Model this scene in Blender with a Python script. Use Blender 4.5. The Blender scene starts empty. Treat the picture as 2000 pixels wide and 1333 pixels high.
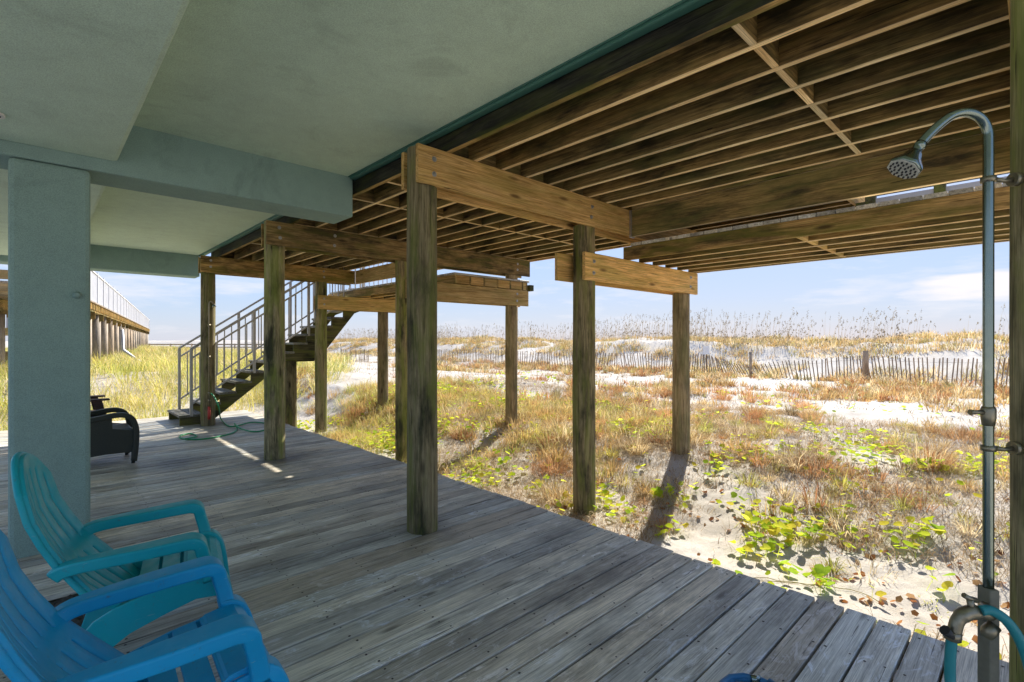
import bpy, bmesh, math, random
import numpy as np
from mathutils import Vector, Matrix

sc = bpy.context.scene
# ------------------------------------------------------------------ camera
cd = bpy.data.cameras.new('camera'); cam = bpy.data.objects.new('camera', cd)
sc.collection.objects.link(cam); sc.camera = cam
cam.location = (0, 0, 1.48)
HEAD = math.atan2(.7248, .689)
cam.rotation_euler = (math.radians(90), 0, HEAD - math.radians(90))
cd.sensor_width = 36; cd.lens = 979 / 2000 * 36
cd.clip_start = .05; cd.clip_end = 9000
# ------------------------------------------------------------------ light
SUN_EL = math.radians(40); SUN_AZ = math.atan2(.37, .93)      # azimuth measured from +X (the beach)
EXPOSURE = 2.32; SKY = .12; SUN = 2.05; SKY_GAIN = 2.2
sd = bpy.data.lights.new('sun', 'SUN'); sun = bpy.data.objects.new('sun', sd)
sc.collection.objects.link(sun)
sd.energy = SUN; sd.angle = math.radians(.55); sd.color = (1, .94, .84)
sv = Vector((math.cos(SUN_EL) * math.cos(SUN_AZ), math.cos(SUN_EL) * math.sin(SUN_AZ), math.sin(SUN_EL)))
sun.rotation_euler = sv.to_track_quat('Z', 'Y').to_euler(); sun.location = (20, 8, 18)
w = bpy.data.worlds.new('World'); sc.world = w; w.use_nodes = True
nt = w.node_tree; nt.nodes.clear()
def N(nt, t, **k):
    n = nt.nodes.new(t)
    for a, b in k.items(): setattr(n, a, b)
    return n
sky = N(nt, 'ShaderNodeTexSky', sky_type='NISHITA'); sky.sun_disc = False
sky.sun_elevation = SUN_EL; sky.sun_rotation = math.radians(90) - SUN_AZ
sky.air_density = 1.0; sky.dust_density = .6; sky.ozone_density = 2.0; sky.altitude = 0
tc = N(nt, 'ShaderNodeTexCoord')
# thin high cloud, placed by direction in the sky
mp = N(nt, 'ShaderNodeMapping'); mp.inputs['Scale'].default_value = (2.2, 2.2, 13)
nz = N(nt, 'ShaderNodeTexNoise'); nz.inputs['Scale'].default_value = 2.0; nz.inputs['Detail'].default_value = 7; nz.inputs['Roughness'].default_value = .62
cr = N(nt, 'ShaderNodeValToRGB'); cr.color_ramp.elements[0].position = .53; cr.color_ramp.elements[1].position = .72
cr.color_ramp.elements[1].color = (.55, .55, .55, 1)
L = nt.links.new
L(tc.outputs['Generated'], mp.inputs[0]); L(mp.outputs[0], nz.inputs[0]); L(nz.outputs[0], cr.inputs[0])
# one compact cloud bank to the right
cdir = Vector((.689 + .7248 * .935, .7248 - .689 * .935, .112)).normalized()
vs = N(nt, 'ShaderNodeVectorMath', operation='SUBTRACT'); vs.inputs[1].default_value = cdir
vm = N(nt, 'ShaderNodeMapping'); vm.inputs['Rotation'].default_value = (0, 0, 0); vm.inputs['Scale'].default_value = (12, 12, 48)
ln = N(nt, 'ShaderNodeVectorMath', operation='LENGTH')
n2 = N(nt, 'ShaderNodeTexNoise'); n2.inputs['Scale'].default_value = 9; n2.inputs['Detail'].default_value = 5
m2 = N(nt, 'ShaderNodeMapping'); m2.inputs['Scale'].default_value = (1, 1, 6)
ad = N(nt, 'ShaderNodeMath', operation='MULTIPLY_ADD'); ad.inputs[1].default_value = 1.9
mr = N(nt, 'ShaderNodeMapRange'); mr.inputs[1].default_value = 2.15; mr.inputs[2].default_value = 1.55; mr.inputs[3].default_value = 0; mr.inputs[4].default_value = 1
L(tc.outputs['Generated'], vs.inputs[0]); L(vs.outputs[0], vm.inputs[0]); L(vm.outputs[0], ln.inputs[0])
L(tc.outputs['Generated'], m2.inputs[0]); L(m2.outputs[0], n2.inputs[0]); L(n2.outputs[0], ad.inputs[0]); L(ln.outputs['Value'], ad.inputs[2]); L(ad.outputs[0], mr.inputs[0])
mx = N(nt, 'ShaderNodeMath', operation='MAXIMUM'); L(cr.outputs[0], mx.inputs[0]); L(mr.outputs[0], mx.inputs[1])
mc = N(nt, 'ShaderNodeMixRGB'); mc.inputs[2].default_value = (1.72, 1.66, 1.70, 1)
gain = N(nt, 'ShaderNodeHueSaturation'); gain.inputs['Saturation'].default_value = 1.25
# hazy bright day: the glare near the sun levels off instead of growing without bound
SKY_TOP = 1.52
b1 = N(nt, 'ShaderNodeRGBToBW'); m1 = N(nt, 'ShaderNodeMath', operation='MULTIPLY_ADD'); m1.inputs[1].default_value = SKY_GAIN / SKY_TOP; m1.inputs[2].default_value = 1
d1 = N(nt, 'ShaderNodeMath', operation='DIVIDE'); d1.inputs[0].default_value = SKY_GAIN
x1 = N(nt, 'ShaderNodeVectorMath', operation='SCALE')
L(sky.outputs[0], b1.inputs[0]); L(b1.outputs[0], m1.inputs[0]); L(m1.outputs[0], d1.inputs[1]); L(sky.outputs[0], x1.inputs[0]); L(d1.outputs[0], x1.inputs['Scale'])
tn = N(nt, 'ShaderNodeMixRGB', blend_type='MULTIPLY'); tn.inputs[0].default_value = 1; tn.inputs[2].default_value = (.97, .98, 1.06, 1)
b2 = N(nt, 'ShaderNodeRGBToBW'); hz_ = N(nt, 'ShaderNodeVectorMath', operation='SCALE'); hz_.inputs[0].default_value = (.86, .96, 1.2)
hm = N(nt, 'ShaderNodeMixRGB'); hm.inputs[0].default_value = .55
L(x1.outputs[0], b2.inputs[0]); L(b2.outputs[0], hz_.inputs['Scale']); L(x1.outputs[0], hm.inputs[1]); L(hz_.outputs[0], hm.inputs[2])
L(hm.outputs[0], tn.inputs[1]); L(tn.outputs[0], gain.inputs['Color']); L(gain.outputs[0], mc.inputs[1]); L(mx.outputs[0], mc.inputs[0])
bg = N(nt, 'ShaderNodeBackground'); bg.inputs[1].default_value = SKY
wo = N(nt, 'ShaderNodeOutputWorld'); L(mc.outputs[0], bg.inputs[0]); L(bg.outputs[0], wo.inputs[0])
vsx = sc.view_settings
vsx.view_transform = 'Standard'; vsx.look = 'None'; vsx.gamma = 1; vsx.use_curve_mapping = False; vsx.exposure = EXPOSURE
random.seed(7); rs = np.random.RandomState(7)

# ================================================================== helpers
def base(name, rough=.6, spec=.3, metal=0):
    m = bpy.data.materials.new(name); m.use_nodes = True
    nt = m.node_tree; b = nt.nodes['Principled BSDF']
    b.inputs['Roughness'].default_value = rough; b.inputs['Metallic'].default_value = metal
    b.inputs['Specular IOR Level'].default_value = spec
    return m, nt, b
def ramp(nt, src, stops):
    r = N(nt, 'ShaderNodeValToRGB'); e = r.color_ramp.elements
    while len(e) < len(stops): e.new(.5)
    for q, (p, c) in zip(e, stops):
        q.position = p; q.color = tuple(c) + (1,) if len(c) == 3 else c
    nt.links.new(src, r.inputs[0]); return r
def noise(nt, vec, scale, detail=4, rough=.55, dist=0):
    n = N(nt, 'ShaderNodeTexNoise'); n.inputs['Scale'].default_value = scale; n.inputs['Detail'].default_value = detail
    n.inputs['Roughness'].default_value = rough; n.inputs['Distortion'].default_value = dist
    nt.links.new(vec, n.inputs['Vector']); return n
def mapping(nt, vec, scale=(1, 1, 1), loc=None):
    m = N(nt, 'ShaderNodeMapping'); m.inputs['Scale'].default_value = scale
    nt.links.new(vec, m.inputs['Vector'])
    if loc is not None: nt.links.new(loc, m.inputs['Location'])
    return m.outputs[0]
def mix(nt, a, b, f, mode='MIX'):
    m = N(nt, 'ShaderNodeMixRGB', blend_type=mode)
    for k, v in ((0, f), (1, a), (2, b)):
        if isinstance(v, (int, float)): m.inputs[k].default_value = v
        elif isinstance(v, tuple): m.inputs[k].default_value = v + (1,) if len(v) == 3 else v
        else: nt.links.new(v, m.inputs[k])
    return m.outputs[0]
def bump(nt, b, h, strength=.3, dist=.01):
    n = N(nt, 'ShaderNodeBump'); n.inputs['Strength'].default_value = strength; n.inputs['Distance'].default_value = dist
    nt.links.new(h, n.inputs['Height']); nt.links.new(n.outputs[0], b.inputs['Normal'])
def rnd_vec(nt, mul=37):
    oi = N(nt, 'ShaderNodeObjectInfo'); c = N(nt, 'ShaderNodeCombineXYZ')
    for i, k in enumerate((mul, mul * 1.7, mul * .6)):
        q = N(nt, 'ShaderNodeMath', operation='MULTIPLY'); q.inputs[1].default_value = k
        nt.links.new(oi.outputs['Random'], q.inputs[0]); nt.links.new(q.outputs[0], c.inputs[i])
    return oi.outputs['Random'], c.outputs[0]

def wood(name, light, mid, dark, stain, stain_amt=.5, green=None, green_amt=.0, rough=.75, scuff=0, spec=.25, along='X', bstr=.5):
    """grain runs along the local axis given; every object gets its own offset and tint"""
    m, nt, b = base(name, rough, spec)
    tcn = N(nt, 'ShaderNodeTexCoord').outputs['Object']
    rv, rvec = rnd_vec(nt)
    k = (1, 1, 1)
    S = {'X': lambda a, c: (a, c, c), 'Z': lambda a, c: (c, c, a)}[along]
    v = mapping(nt, tcn, S(.55, 17), rvec)
    warp = noise(nt, mapping(nt, tcn, S(.9, 5), rvec), 1.2, 3)
    vv = N(nt, 'ShaderNodeVectorMath', operation='ADD'); nt.links.new(v, vv.inputs[0])
    sc_ = N(nt, 'ShaderNodeVectorMath', operation='SCALE'); sc_.inputs['Scale'].default_value = 1.1
    nt.links.new(warp.outputs['Color'], sc_.inputs[0]); nt.links.new(sc_.outputs[0], vv.inputs[1])
    g = noise(nt, vv.outputs[0], 3.2, 6, .7)
    gr = ramp(nt, g.outputs[0], [(.30, dark), (.44, mid), (.60, light)]).outputs[0]
    fine = noise(nt, mapping(nt, tcn, S(1.4, 95), rvec), 2.5, 3, .6)
    gr = mix(nt, gr, ramp(nt, fine.outputs[0], [(.34, (.50, .50, .50)), (.56, (1.10, 1.10, 1.10))]).outputs[0], .75, 'MULTIPLY')
    st = noise(nt, mapping(nt, tcn, S(.9, 3.0), rvec), 1.7, 5, .65)
    sf = ramp(nt, st.outputs[0], [(.44, (0, 0, 0)), (.64, (stain_amt,) * 3)]).outputs[0]
    col = mix(nt, gr, stain, sf)
    if green:
        gn = noise(nt, mapping(nt, tcn, S(.7, 4), rvec), 2.1, 5, .6, .4)
        col = mix(nt, col, green, ramp(nt, gn.outputs[0], [(.45, (0, 0, 0)), (.62, (green_amt,) * 3)]).outputs[0])
    # knots
    vo = N(nt, 'ShaderNodeTexVoronoi'); vo.inputs['Scale'].default_value = 1.0
    nt.links.new(mapping(nt, tcn, S(1.6, 6.5), rvec), vo.inputs['Vector'])
    kn = ramp(nt, vo.outputs['Distance'], [(.06, (.9, .9, .9)), (.15, (0, 0, 0))]).outputs[0]
    col = mix(nt, col, tuple(x * .45 for x in dark), kn)
    if scuff:
        s1 = noise(nt, mapping(nt, tcn, S(3.2, 9), rvec), 1.6, 7, .75, 1.2)
        s2 = noise(nt, mapping(nt, tcn, S(.8, 1.2), rvec), 1.0, 2)
        s = mix(nt, ramp(nt, s1.outputs[0], [(.535, (0, 0, 0)), (.63, (scuff,) * 3)]).outputs[0],
                ramp(nt, s2.outputs[0], [(.47, (0, 0, 0)), (.57, (1, 1, 1))]).outputs[0], 1., 'MULTIPLY')
        col = mix(nt, col, (.80, .80, .80), s)
    ck = noise(nt, mapping(nt, tcn, S(1.1, 42), rvec), 2.0, 3, .6, .3)      # drying checks: thin dark splits
    ckf = ramp(nt, ck.outputs[0], [(.315, (.85, .85, .85)), (.345, (0, 0, 0))]).outputs[0]
    col = mix(nt, col, tuple(x * .25 for x in dark), ckf)
    r2 = N(nt, 'ShaderNodeMath', operation='FRACT'); r3 = N(nt, 'ShaderNodeMath', operation='MULTIPLY'); r3.inputs[1].default_value = 17.3
    nt.links.new(rv, r3.inputs[0]); nt.links.new(r3.outputs[0], r2.inputs[0])
    col = mix(nt, col, ramp(nt, r2.outputs[0], [(0, (1.08, 1.0, .90)), (1, (.94, 1.0, 1.07))]).outputs[0], 1., 'MULTIPLY')
    tint = ramp(nt, rv, [(0, (.68, .67, .66)), (.5, (1, 1, 1)), (1, (1.28, 1.26, 1.22))]).outputs[0]
    col = mix(nt, col, tint, 1., 'MULTIPLY')
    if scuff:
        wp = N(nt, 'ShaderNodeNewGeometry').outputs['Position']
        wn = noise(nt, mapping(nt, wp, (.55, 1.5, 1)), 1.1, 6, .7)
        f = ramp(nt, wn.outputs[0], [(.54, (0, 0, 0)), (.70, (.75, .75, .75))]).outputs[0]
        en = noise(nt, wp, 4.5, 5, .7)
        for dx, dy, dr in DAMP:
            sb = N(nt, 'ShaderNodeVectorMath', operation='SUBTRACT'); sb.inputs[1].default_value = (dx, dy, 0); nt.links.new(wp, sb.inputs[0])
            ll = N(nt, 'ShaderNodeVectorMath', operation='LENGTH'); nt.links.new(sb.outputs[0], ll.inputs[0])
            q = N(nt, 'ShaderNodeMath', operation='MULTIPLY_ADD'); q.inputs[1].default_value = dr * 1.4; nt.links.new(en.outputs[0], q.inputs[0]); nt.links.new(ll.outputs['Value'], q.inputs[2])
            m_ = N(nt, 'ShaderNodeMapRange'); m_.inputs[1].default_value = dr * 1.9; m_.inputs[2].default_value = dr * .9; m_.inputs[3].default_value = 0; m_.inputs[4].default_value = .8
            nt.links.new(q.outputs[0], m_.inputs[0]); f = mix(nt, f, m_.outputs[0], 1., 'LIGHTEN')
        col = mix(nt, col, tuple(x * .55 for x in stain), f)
    nt.links.new(col, b.inputs['Base Color'])
    h = mix(nt, g.outputs[0], fine.outputs[0], .5)
    bump(nt, b, h, bstr, .004)
    return m

M = {}
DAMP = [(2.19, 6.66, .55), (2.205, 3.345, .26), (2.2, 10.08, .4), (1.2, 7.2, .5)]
M['deck'] = wood('weathered_deck_wood', (.76, .72, .61), (.58, .55, .46), (.28, .26, .20), (.17, .155, .125), .55, rough=.5, scuff=.9, spec=.5, bstr=.9)
M['pine'] = wood('treated_pine', (.78, .52, .22), (.58, .36, .12), (.34, .19, .06), (.09, .06, .02), .28, (.30, .28, .06), .35)
M['oldpine'] = wood('stained_pine', (.62, .42, .17), (.40, .25, .09), (.14, .09, .03), (.04, .035, .015), .85, (.14, .15, .025), .7)
M['joist'] = wood('shaded_joist_pine', (.42, .28, .10), (.24, .16, .055), (.06, .045, .02), (.03, .026, .014), .9, (.15, .15, .04), .45)  # joist sides: stained wood, darkened further with shade put into the colour
M['joistlit'] = wood('bounce_lit_joist_edge', (.88, .70, .42), (.76, .56, .30), (.48, .32, .14), (.30, .20, .08), .35)  # paler copy for joist undersides, sand bounce light put into the colour
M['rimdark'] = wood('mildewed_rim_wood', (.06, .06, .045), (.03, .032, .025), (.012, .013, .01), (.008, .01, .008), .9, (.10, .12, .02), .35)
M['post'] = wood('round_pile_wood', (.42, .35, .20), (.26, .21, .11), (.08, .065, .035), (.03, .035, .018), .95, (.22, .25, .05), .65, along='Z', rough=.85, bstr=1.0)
M['postbare'] = wood('bare_pile_wood', (.55, .43, .26), (.38, .27, .14), (.12, .08, .035), (.04, .03, .02), .6, (.15, .16, .05), .45, along='Z', rough=.85, bstr=.9)  # paler, less stained and less green than the other pile wood
M['grey'] = wood('silvered_stair_wood', (.34, .33, .30), (.22, .21, .18), (.08, .075, .06), (.04, .04, .025), .6, (.11, .13, .03), .3)
M['mossy'] = wood('mossy_stringer_wood', (.17, .15, .07), (.09, .085, .04), (.03, .03, .018), (.015, .018, .01), .8, (.16, .18, .03), .8)
M['fence'] = wood('fence_slat_wood', (.46, .35, .24), (.34, .24, .15), (.16, .10, .06), (.06, .04, .03), .5, along='Z')
M['palewood'] = wood('bleached_pile_wood', (.50, .42, .34), (.36, .29, .22), (.16, .12, .09), (.10, .09, .07), .5, along='Z')
M['darkwood'] = wood('dark_chair_wood', (.07, .045, .04), (.045, .03, .028), (.02, .014, .012), (.015, .01, .01), .5)

def plain(name, col, rough=.5, spec=.4, metal=0, var=.12, nscale=6, bs=.0, bscale=60, bd=.002):
    m, nt, b = base(name, rough, spec, metal)
    tcn = N(nt, 'ShaderNodeTexCoord').outputs['Object']
    n = noise(nt, tcn, nscale, 5, .6)
    c = mix(nt, tuple(x * (1 - var) for x in col), tuple(min(1, x * (1 + var)) for x in col), n.outputs[0])
    nt.links.new(c, b.inputs['Base Color'])
    rr = N(nt, 'ShaderNodeMapRange'); rr.inputs[3].default_value = max(.02, rough - .1); rr.inputs[4].default_value = min(1, rough + .12)
    nt.links.new(noise(nt, tcn, nscale * 2.7, 4).outputs[0], rr.inputs[0]); nt.links.new(rr.outputs[0], b.inputs['Roughness'])
    if bs: bump(nt, b, noise(nt, tcn, bscale, 6, .7).outputs[0], bs, bd)
    return m
def stucco(name, col):
    m, nt, b = base(name, .8, .2)
    tcn = N(nt, 'ShaderNodeTexCoord').outputs['Object']
    big = noise(nt, tcn, .9, 5, .6); sm = noise(nt, tcn, 7, 6, .7)
    c = mix(nt, tuple(x * .86 for x in col), tuple(min(1, x * 1.1) for x in col), big.outputs[0])
    c = mix(nt, c, ramp(nt, sm.outputs[0], [(.3, (.86, .86, .86)), (.7, (1.05, 1.05, 1.05))]).outputs[0], .6, 'MULTIPLY')
    md = noise(nt, tcn, 1.7, 6, .7, .6)
    c = mix(nt, c, tuple(x * .62 for x in col), ramp(nt, md.outputs[0], [(.56, (0, 0, 0)), (.75, (.7, .7, .7))]).outputs[0])
    fn = noise(nt, tcn, 160, 3, .7)
    c = mix(nt, c, ramp(nt, fn.outputs[0], [(.35, (.72, .72, .72)), (.62, (1.12, 1.12, 1.12))]).outputs[0], .8, 'MULTIPLY')
    nt.links.new(c, b.inputs['Base Color']); bump(nt, b, fn.outputs[0], .55, .004)
    return m
M['ceil'] = stucco('sage_stucco_ceiling', (.62, .76, .60))
M['wall'] = stucco('teal_green_stucco', (.28, .40, .355))
M['trim'] = plain('green_trim_paint', (.06, .17, .13), .5, .4)
def resin(name, col):
    m, nt, b = base(name, .42, .4); tcn = N(nt, 'ShaderNodeTexCoord').outputs['Object']
    c = mix(nt, tuple(x * .85 for x in col), tuple(min(1, x * 1.12) for x in col), noise(nt, tcn, 5, 5, .6).outputs[0])
    fd = ramp(nt, noise(nt, tcn, 2.2, 6, .7, .5).outputs[0], [(.5, (0, 0, 0)), (.72, (.35, .35, .35))]).outputs[0]
    c = mix(nt, c, tuple(x * .7 + .10 for x in col), fd)
    sc1 = ramp(nt, noise(nt, mapping(nt, tcn, (9, 70, 70)), 1.5, 5, .75, .8).outputs[0], [(.64, (0, 0, 0)), (.70, (.5, .5, .5))]).outputs[0]
    c = mix(nt, c, (.35, .45, .45), sc1)
    dt = ramp(nt, noise(nt, tcn, 34, 5, .75).outputs[0], [(.60, (0, 0, 0)), (.74, (.6, .6, .6))]).outputs[0]
    c = mix(nt, c, (.10, .10, .08), dt); nt.links.new(c, b.inputs['Base Color'])
    nt.links.new(ramp(nt, noise(nt, tcn, 14, 5).outputs[0], [(.3, (.34, .34, .34)), (.7, (.6, .6, .6))]).outputs[0], b.inputs['Roughness'])
    bump(nt, b, noise(nt, tcn, 120, 4, .6).outputs[0], .25, .001); return m
M['teal'] = resin('teal_resin', (.003, .36, .42))
M['blue'] = resin('blue_resin', (.002, .32, .60))
M['chrome'] = plain('worn_chrome', (.22, .26, .23), .2, .5, 1, var=.1, nscale=20)
M['dullmetal'] = plain('tarnished_brass', (.28, .25, .18), .42, .5, .9, var=.35, nscale=40, bs=.3)
M['galv'] = plain('galvanised_steel', (.45, .45, .44), .45, .5, .9, var=.2, nscale=60)
M['alu'] = plain('grey_rail_aluminium', (.48, .46, .43), .5, .5, .3, var=.1)
M['whitepaint'] = plain('white_rail_paint', (.60, .60, .62), .6, .3, var=.2, nscale=2)
M['plast'] = plain('grey_stanchion_post', (.18, .17, .13), .7, .3, var=.3, nscale=30, bs=.3)
M['hoseg'] = plain('green_hose_rubber', (.02, .32, .12), .4, .4)
M['hoset'] = plain('teal_hose_rubber', (.02, .22, .24), .4, .4)
M['hoseb'] = plain('blue_hose_rubber', (.02, .14, .30), .4, .4)
M['red'] = plain('red_tape', (.45, .05, .04), .5, .4)
M['wicker'] = plain('dark_wicker', (.035, .04, .03), .55, .4, var=.4, nscale=90, bs=.8, bscale=110, bd=.006)
M['nail'] = plain('rusty_nail', (.05, .035, .03), .7, .3)
M['gravel'] = plain('dark_gravel', (.10, .09, .08), .8, .3, var=.6, nscale=70, bs=.8, bscale=60, bd=.02)
M['lens'] = plain('white_light_trim', (.7, .68, .62), .5, .4)
M['signw'] = plain('white_sign_board', (.8, .8, .78), .5, .4)
M['nozzle'] = plain('pale_spray_face', (.62, .60, .52), .4, .4)
M['black'] = plain('black_rubber_nozzle', (.03, .03, .03), .5, .4)

def sandmat():
    m, nt, b = base('white_sand', .9, .15)
    g = N(nt, 'ShaderNodeNewGeometry').outputs['Position']
    a = noise(nt, g, .6, 6, .65); c2 = noise(nt, g, 9, 6, .7); f = noise(nt, g, 140, 3, .7)
    c = ramp(nt, a.outputs[0], [(.3, (.43, .39, .33)), (.55, (.53, .495, .44)), (.75, (.58, .56, .52))]).outputs[0]
    c = mix(nt, c, ramp(nt, c2.outputs[0], [(.3, (.78, .74, .68)), (.6, (1, 1, 1))]).outputs[0], .6, 'MULTIPLY')
    c = mix(nt, c, ramp(nt, f.outputs[0], [(.3, (.82, .80, .78)), (.6, (1.03, 1.03, 1.03))]).outputs[0], .8, 'MULTIPLY')
    nt.links.new(c, b.inputs['Base Color'])
    h = mix(nt, c2.outputs[0], f.outputs[0], .25); bump(nt, b, h, .7, .03)
    return m
M['sand'] = sandmat()
def leafmat(name, trans=.45):
    m = bpy.data.materials.new(name); m.use_nodes = True; nt = m.node_tree; nt.nodes.clear()
    at = N(nt, 'ShaderNodeAttribute', attribute_name='Col')
    d = N(nt, 'ShaderNodeBsdfDiffuse'); t = N(nt, 'ShaderNodeBsdfTranslucent'); ms = N(nt, 'ShaderNodeMixShader'); ms.inputs[0].default_value = trans
    o = N(nt, 'ShaderNodeOutputMaterial')
    for q in (d, t): nt.links.new(at.outputs['Color'], q.inputs['Color'])
    nt.links.new(d.outputs[0], ms.inputs[1]); nt.links.new(t.outputs[0], ms.inputs[2]); nt.links.new(ms.outputs[0], o.inputs[0])
    return m
M['grass'] = leafmat('dry_grass_blades', .4); M['leaf'] = leafmat('round_leaf_green', .55)
m, nt, b = base('sea_water', .15, .5); b.inputs['Base Color'].default_value = (.03, .10, .13, 1)
bump(nt, b, noise(nt, N(nt, 'ShaderNodeNewGeometry').outputs['Position'], .6, 5).outputs[0], .5, .3); M['sea'] = m

# ---- mesh helpers
class MB:
    def __init__(s): s.v = []; s.f = []; s.sm = []
    def add(s, vs, fs, smooth=False):
        o = len(s.v); s.v += [tuple(p) for p in vs]; s.f += [tuple(i + o for i in q) for q in fs]; s.sm += [smooth] * len(fs); return s
    def box(s, a, b):
        x0, y0, z0 = a; x1, y1, z1 = b
        return s.add([(x0,y0,z0),(x1,y0,z0),(x1,y1,z0),(x0,y1,z0),(x0,y0,z1),(x1,y0,z1),(x1,y1,z1),(x0,y1,z1)],
                     [(0,3,2,1),(4,5,6,7),(0,1,5,4),(1,2,6,5),(2,3,7,6),(3,0,4,7)])
    def bar(s, p, q, w, h, up=(0, 0, 1)):
        p = Vector(p); q = Vector(q); d = (q - p).normalized(); u = Vector(up)
        r = d.cross(u)
        if r.length < 1e-4: r = d.cross(Vector((0, 1, 0)))
        r.normalize(); u = r.cross(d).normalized(); r *= w / 2; u *= h / 2
        vs = [p - r - u, p + r - u, p + r + u, p - r + u, q - r - u, q + r - u, q + r + u, q - r + u]
        return s.add(vs, [(0,1,2,3)[::-1],(4,5,6,7),(0,1,5,4),(1,2,6,5),(2,3,7,6),(3,0,4,7)])
    def tube(s, pts, r, n=10, cap=True, sq=None, upv=None):
        pts = [Vector(p) for p in pts]; R = r if hasattr(r, '__len__') else [r] * len(pts)
        o = len(s.v); prev = None; rings = []
        for i, p in enumerate(pts):
            d = (pts[min(i + 1, len(pts) - 1)] - pts[max(i - 1, 0)]).normalized()
            if upv is not None: a = Vector(upv) - d * d.dot(Vector(upv))
            elif prev is None: a = d.orthogonal()
            else: a = prev - d * prev.dot(d)
            a.normalize(); prev = a; c = d.cross(a)
            ring = []
            for k in range(n):
                t = 2 * math.pi * k / n; ca, sa = math.cos(t), math.sin(t)
                if sq is not None:      # rounded rectangle, (half width along a, half thickness along c)
                    wa, wc = sq[i] if hasattr(sq[0], '__len__') else sq
                    cr_ = min(wa, wc) * .38; qd = int(4 * k / n); loc = (4 * k / n - qd) * n / 4 / max(1, n / 4 - 1) * math.pi / 2
                    sx_ = (1, -1, -1, 1)[qd]; sy_ = (1, 1, -1, -1)[qd]; an = qd * math.pi / 2 + loc
                    ring.append(p + a * (sx_ * (wa - cr_) + cr_ * math.cos(an)) + c * (sy_ * (wc - cr_) + cr_ * math.sin(an)))
                else: ring.append(p + (a * ca + c * sa) * R[i])
            rings.append(ring)
        vs = [q for r_ in rings for q in r_]; fs = []
        for i in range(len(pts) - 1):
            for k in range(n):
                k2 = (k + 1) % n; fs.append((i*n+k, i*n+k2, (i+1)*n+k2, (i+1)*n+k))
        s.add(vs, fs, True)
        if cap:
            m_ = len(vs); s.f += [tuple(o + k for k in range(n))[::-1], tuple(o + m_ - n + k for k in range(n))]; s.sm += [False, False]
        return s
    def prism(s, poly, axis, a, b):
        """2-D polygon extruded; axis 'Y': poly is (x,z)"""
        n = len(poly)
        P = (lambda u, v, t: (u, t, v)) if axis == 'Y' else ((lambda u, v, t: (t, u, v)) if axis == 'X' else (lambda u, v, t: (u, v, t)))
        vs = [P(u, v, a) for u, v in poly] + [P(u, v, b) for u, v in poly]
        fs = [tuple(range(n)), tuple(range(n, 2*n))[::-1]] + [(i, i + n, (i+1) % n + n, (i+1) % n) for i in range(n)]
        return s.add(vs, fs)
    def mesh(s, name):
        me = bpy.data.meshes.new(name); me.from_pydata(s.v, [], s.f); me.update()
        me.polygons.foreach_set('use_smooth', s.sm)
        bm = bmesh.new(); bm.from_mesh(me); bmesh.ops.recalc_face_normals(bm, faces=bm.faces); bm.to_mesh(me); bm.free()
        return me
def link(name, me, mat, parent=None, loc=None, rot=None):
    if mat and not me.materials: me.materials.append(M[mat])
    o = bpy.data.objects.new(name, me); sc.collection.objects.link(o)
    if parent: o.parent = parent
    if loc: o.location = loc
    if rot: o.rotation_euler = rot
    return o
def obj(name, mb, mat, parent=None, loc=None, rot=None, bev=0):
    o = link(name, mb.mesh(name), mat, parent, loc, rot)
    if bev:
        b = o.modifiers.new('b', 'BEVEL'); b.width = bev; b.segments = 2; b.limit_method = 'ANGLE'; b.angle_limit = math.radians(50)
    return o
def tag(o, label=None, cat=None, group=None, kind=None):
    if label: o['label'] = label
    if cat: o['category'] = cat
    if group: o['group'] = group
    if kind: o['kind'] = kind
    return o
def thing(name, label, cat, loc=(0, 0, 0), rz=0, group=None):
    o = bpy.data.objects.new(name, None); sc.collection.objects.link(o); o.location = loc; o.rotation_euler = (0, 0, rz)
    return tag(o, label, cat, group)
_bc = {}
def timber_mesh(name, L, W, H, ch=.004):
    """board with its long axis on local X, chamfered long edges, slightly uneven"""
    key = (name, round(L, 2), W, H)
    if key in _bc: return _bc[key]
    w, h = W / 2, H / 2
    pr = [(-w+ch,-h),(w-ch,-h),(w,-h+ch),(w,h-ch),(w-ch,h),(-w+ch,h),(-w,h-ch),(-w,-h+ch)]
    mb = MB(); mb.prism(pr, 'X', -L / 2, L / 2)
    _bc[key] = mb.mesh(name); return _bc[key]
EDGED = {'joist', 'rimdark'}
def timber(name, x0, x1, y0, y1, z0, z1, mat, parent=None, axis='X', jit=0):
    L_ = (x1 - x0) if axis == 'X' else (y1 - y0); W_ = (y1 - y0) if axis == 'X' else (x1 - x0)
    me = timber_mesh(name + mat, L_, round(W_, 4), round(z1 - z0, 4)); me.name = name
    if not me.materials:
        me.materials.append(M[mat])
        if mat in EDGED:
            me.materials.append(M['joistlit'] if mat == 'joist' else M['oldpine'])  # joist undersides take the copy with bounce light in its colour
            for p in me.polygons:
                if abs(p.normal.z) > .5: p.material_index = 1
    o = link(name, me, None, parent, ((x0+x1)/2, (y0+y1)/2, (z0+z1)/2), (random.uniform(-jit, jit)*.3, random.uniform(-jit, jit)*.3, (0 if axis == 'X' else math.pi/2) + random.uniform(-jit, jit)*.15))
    return o

# ---- picture geometry (used only to read sizes off while building)
FX, FY = math.cos(HEAD), math.sin(HEAD); RX, RY = FY, -FX
def gz(u, v, z=0.):
    l = (u - 1000) / 979; q = -(v - 667) / 979
    t = (z - 1.48) / q; return ((FX + l * RX) * t, (FY + l * RY) * t, z)

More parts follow.
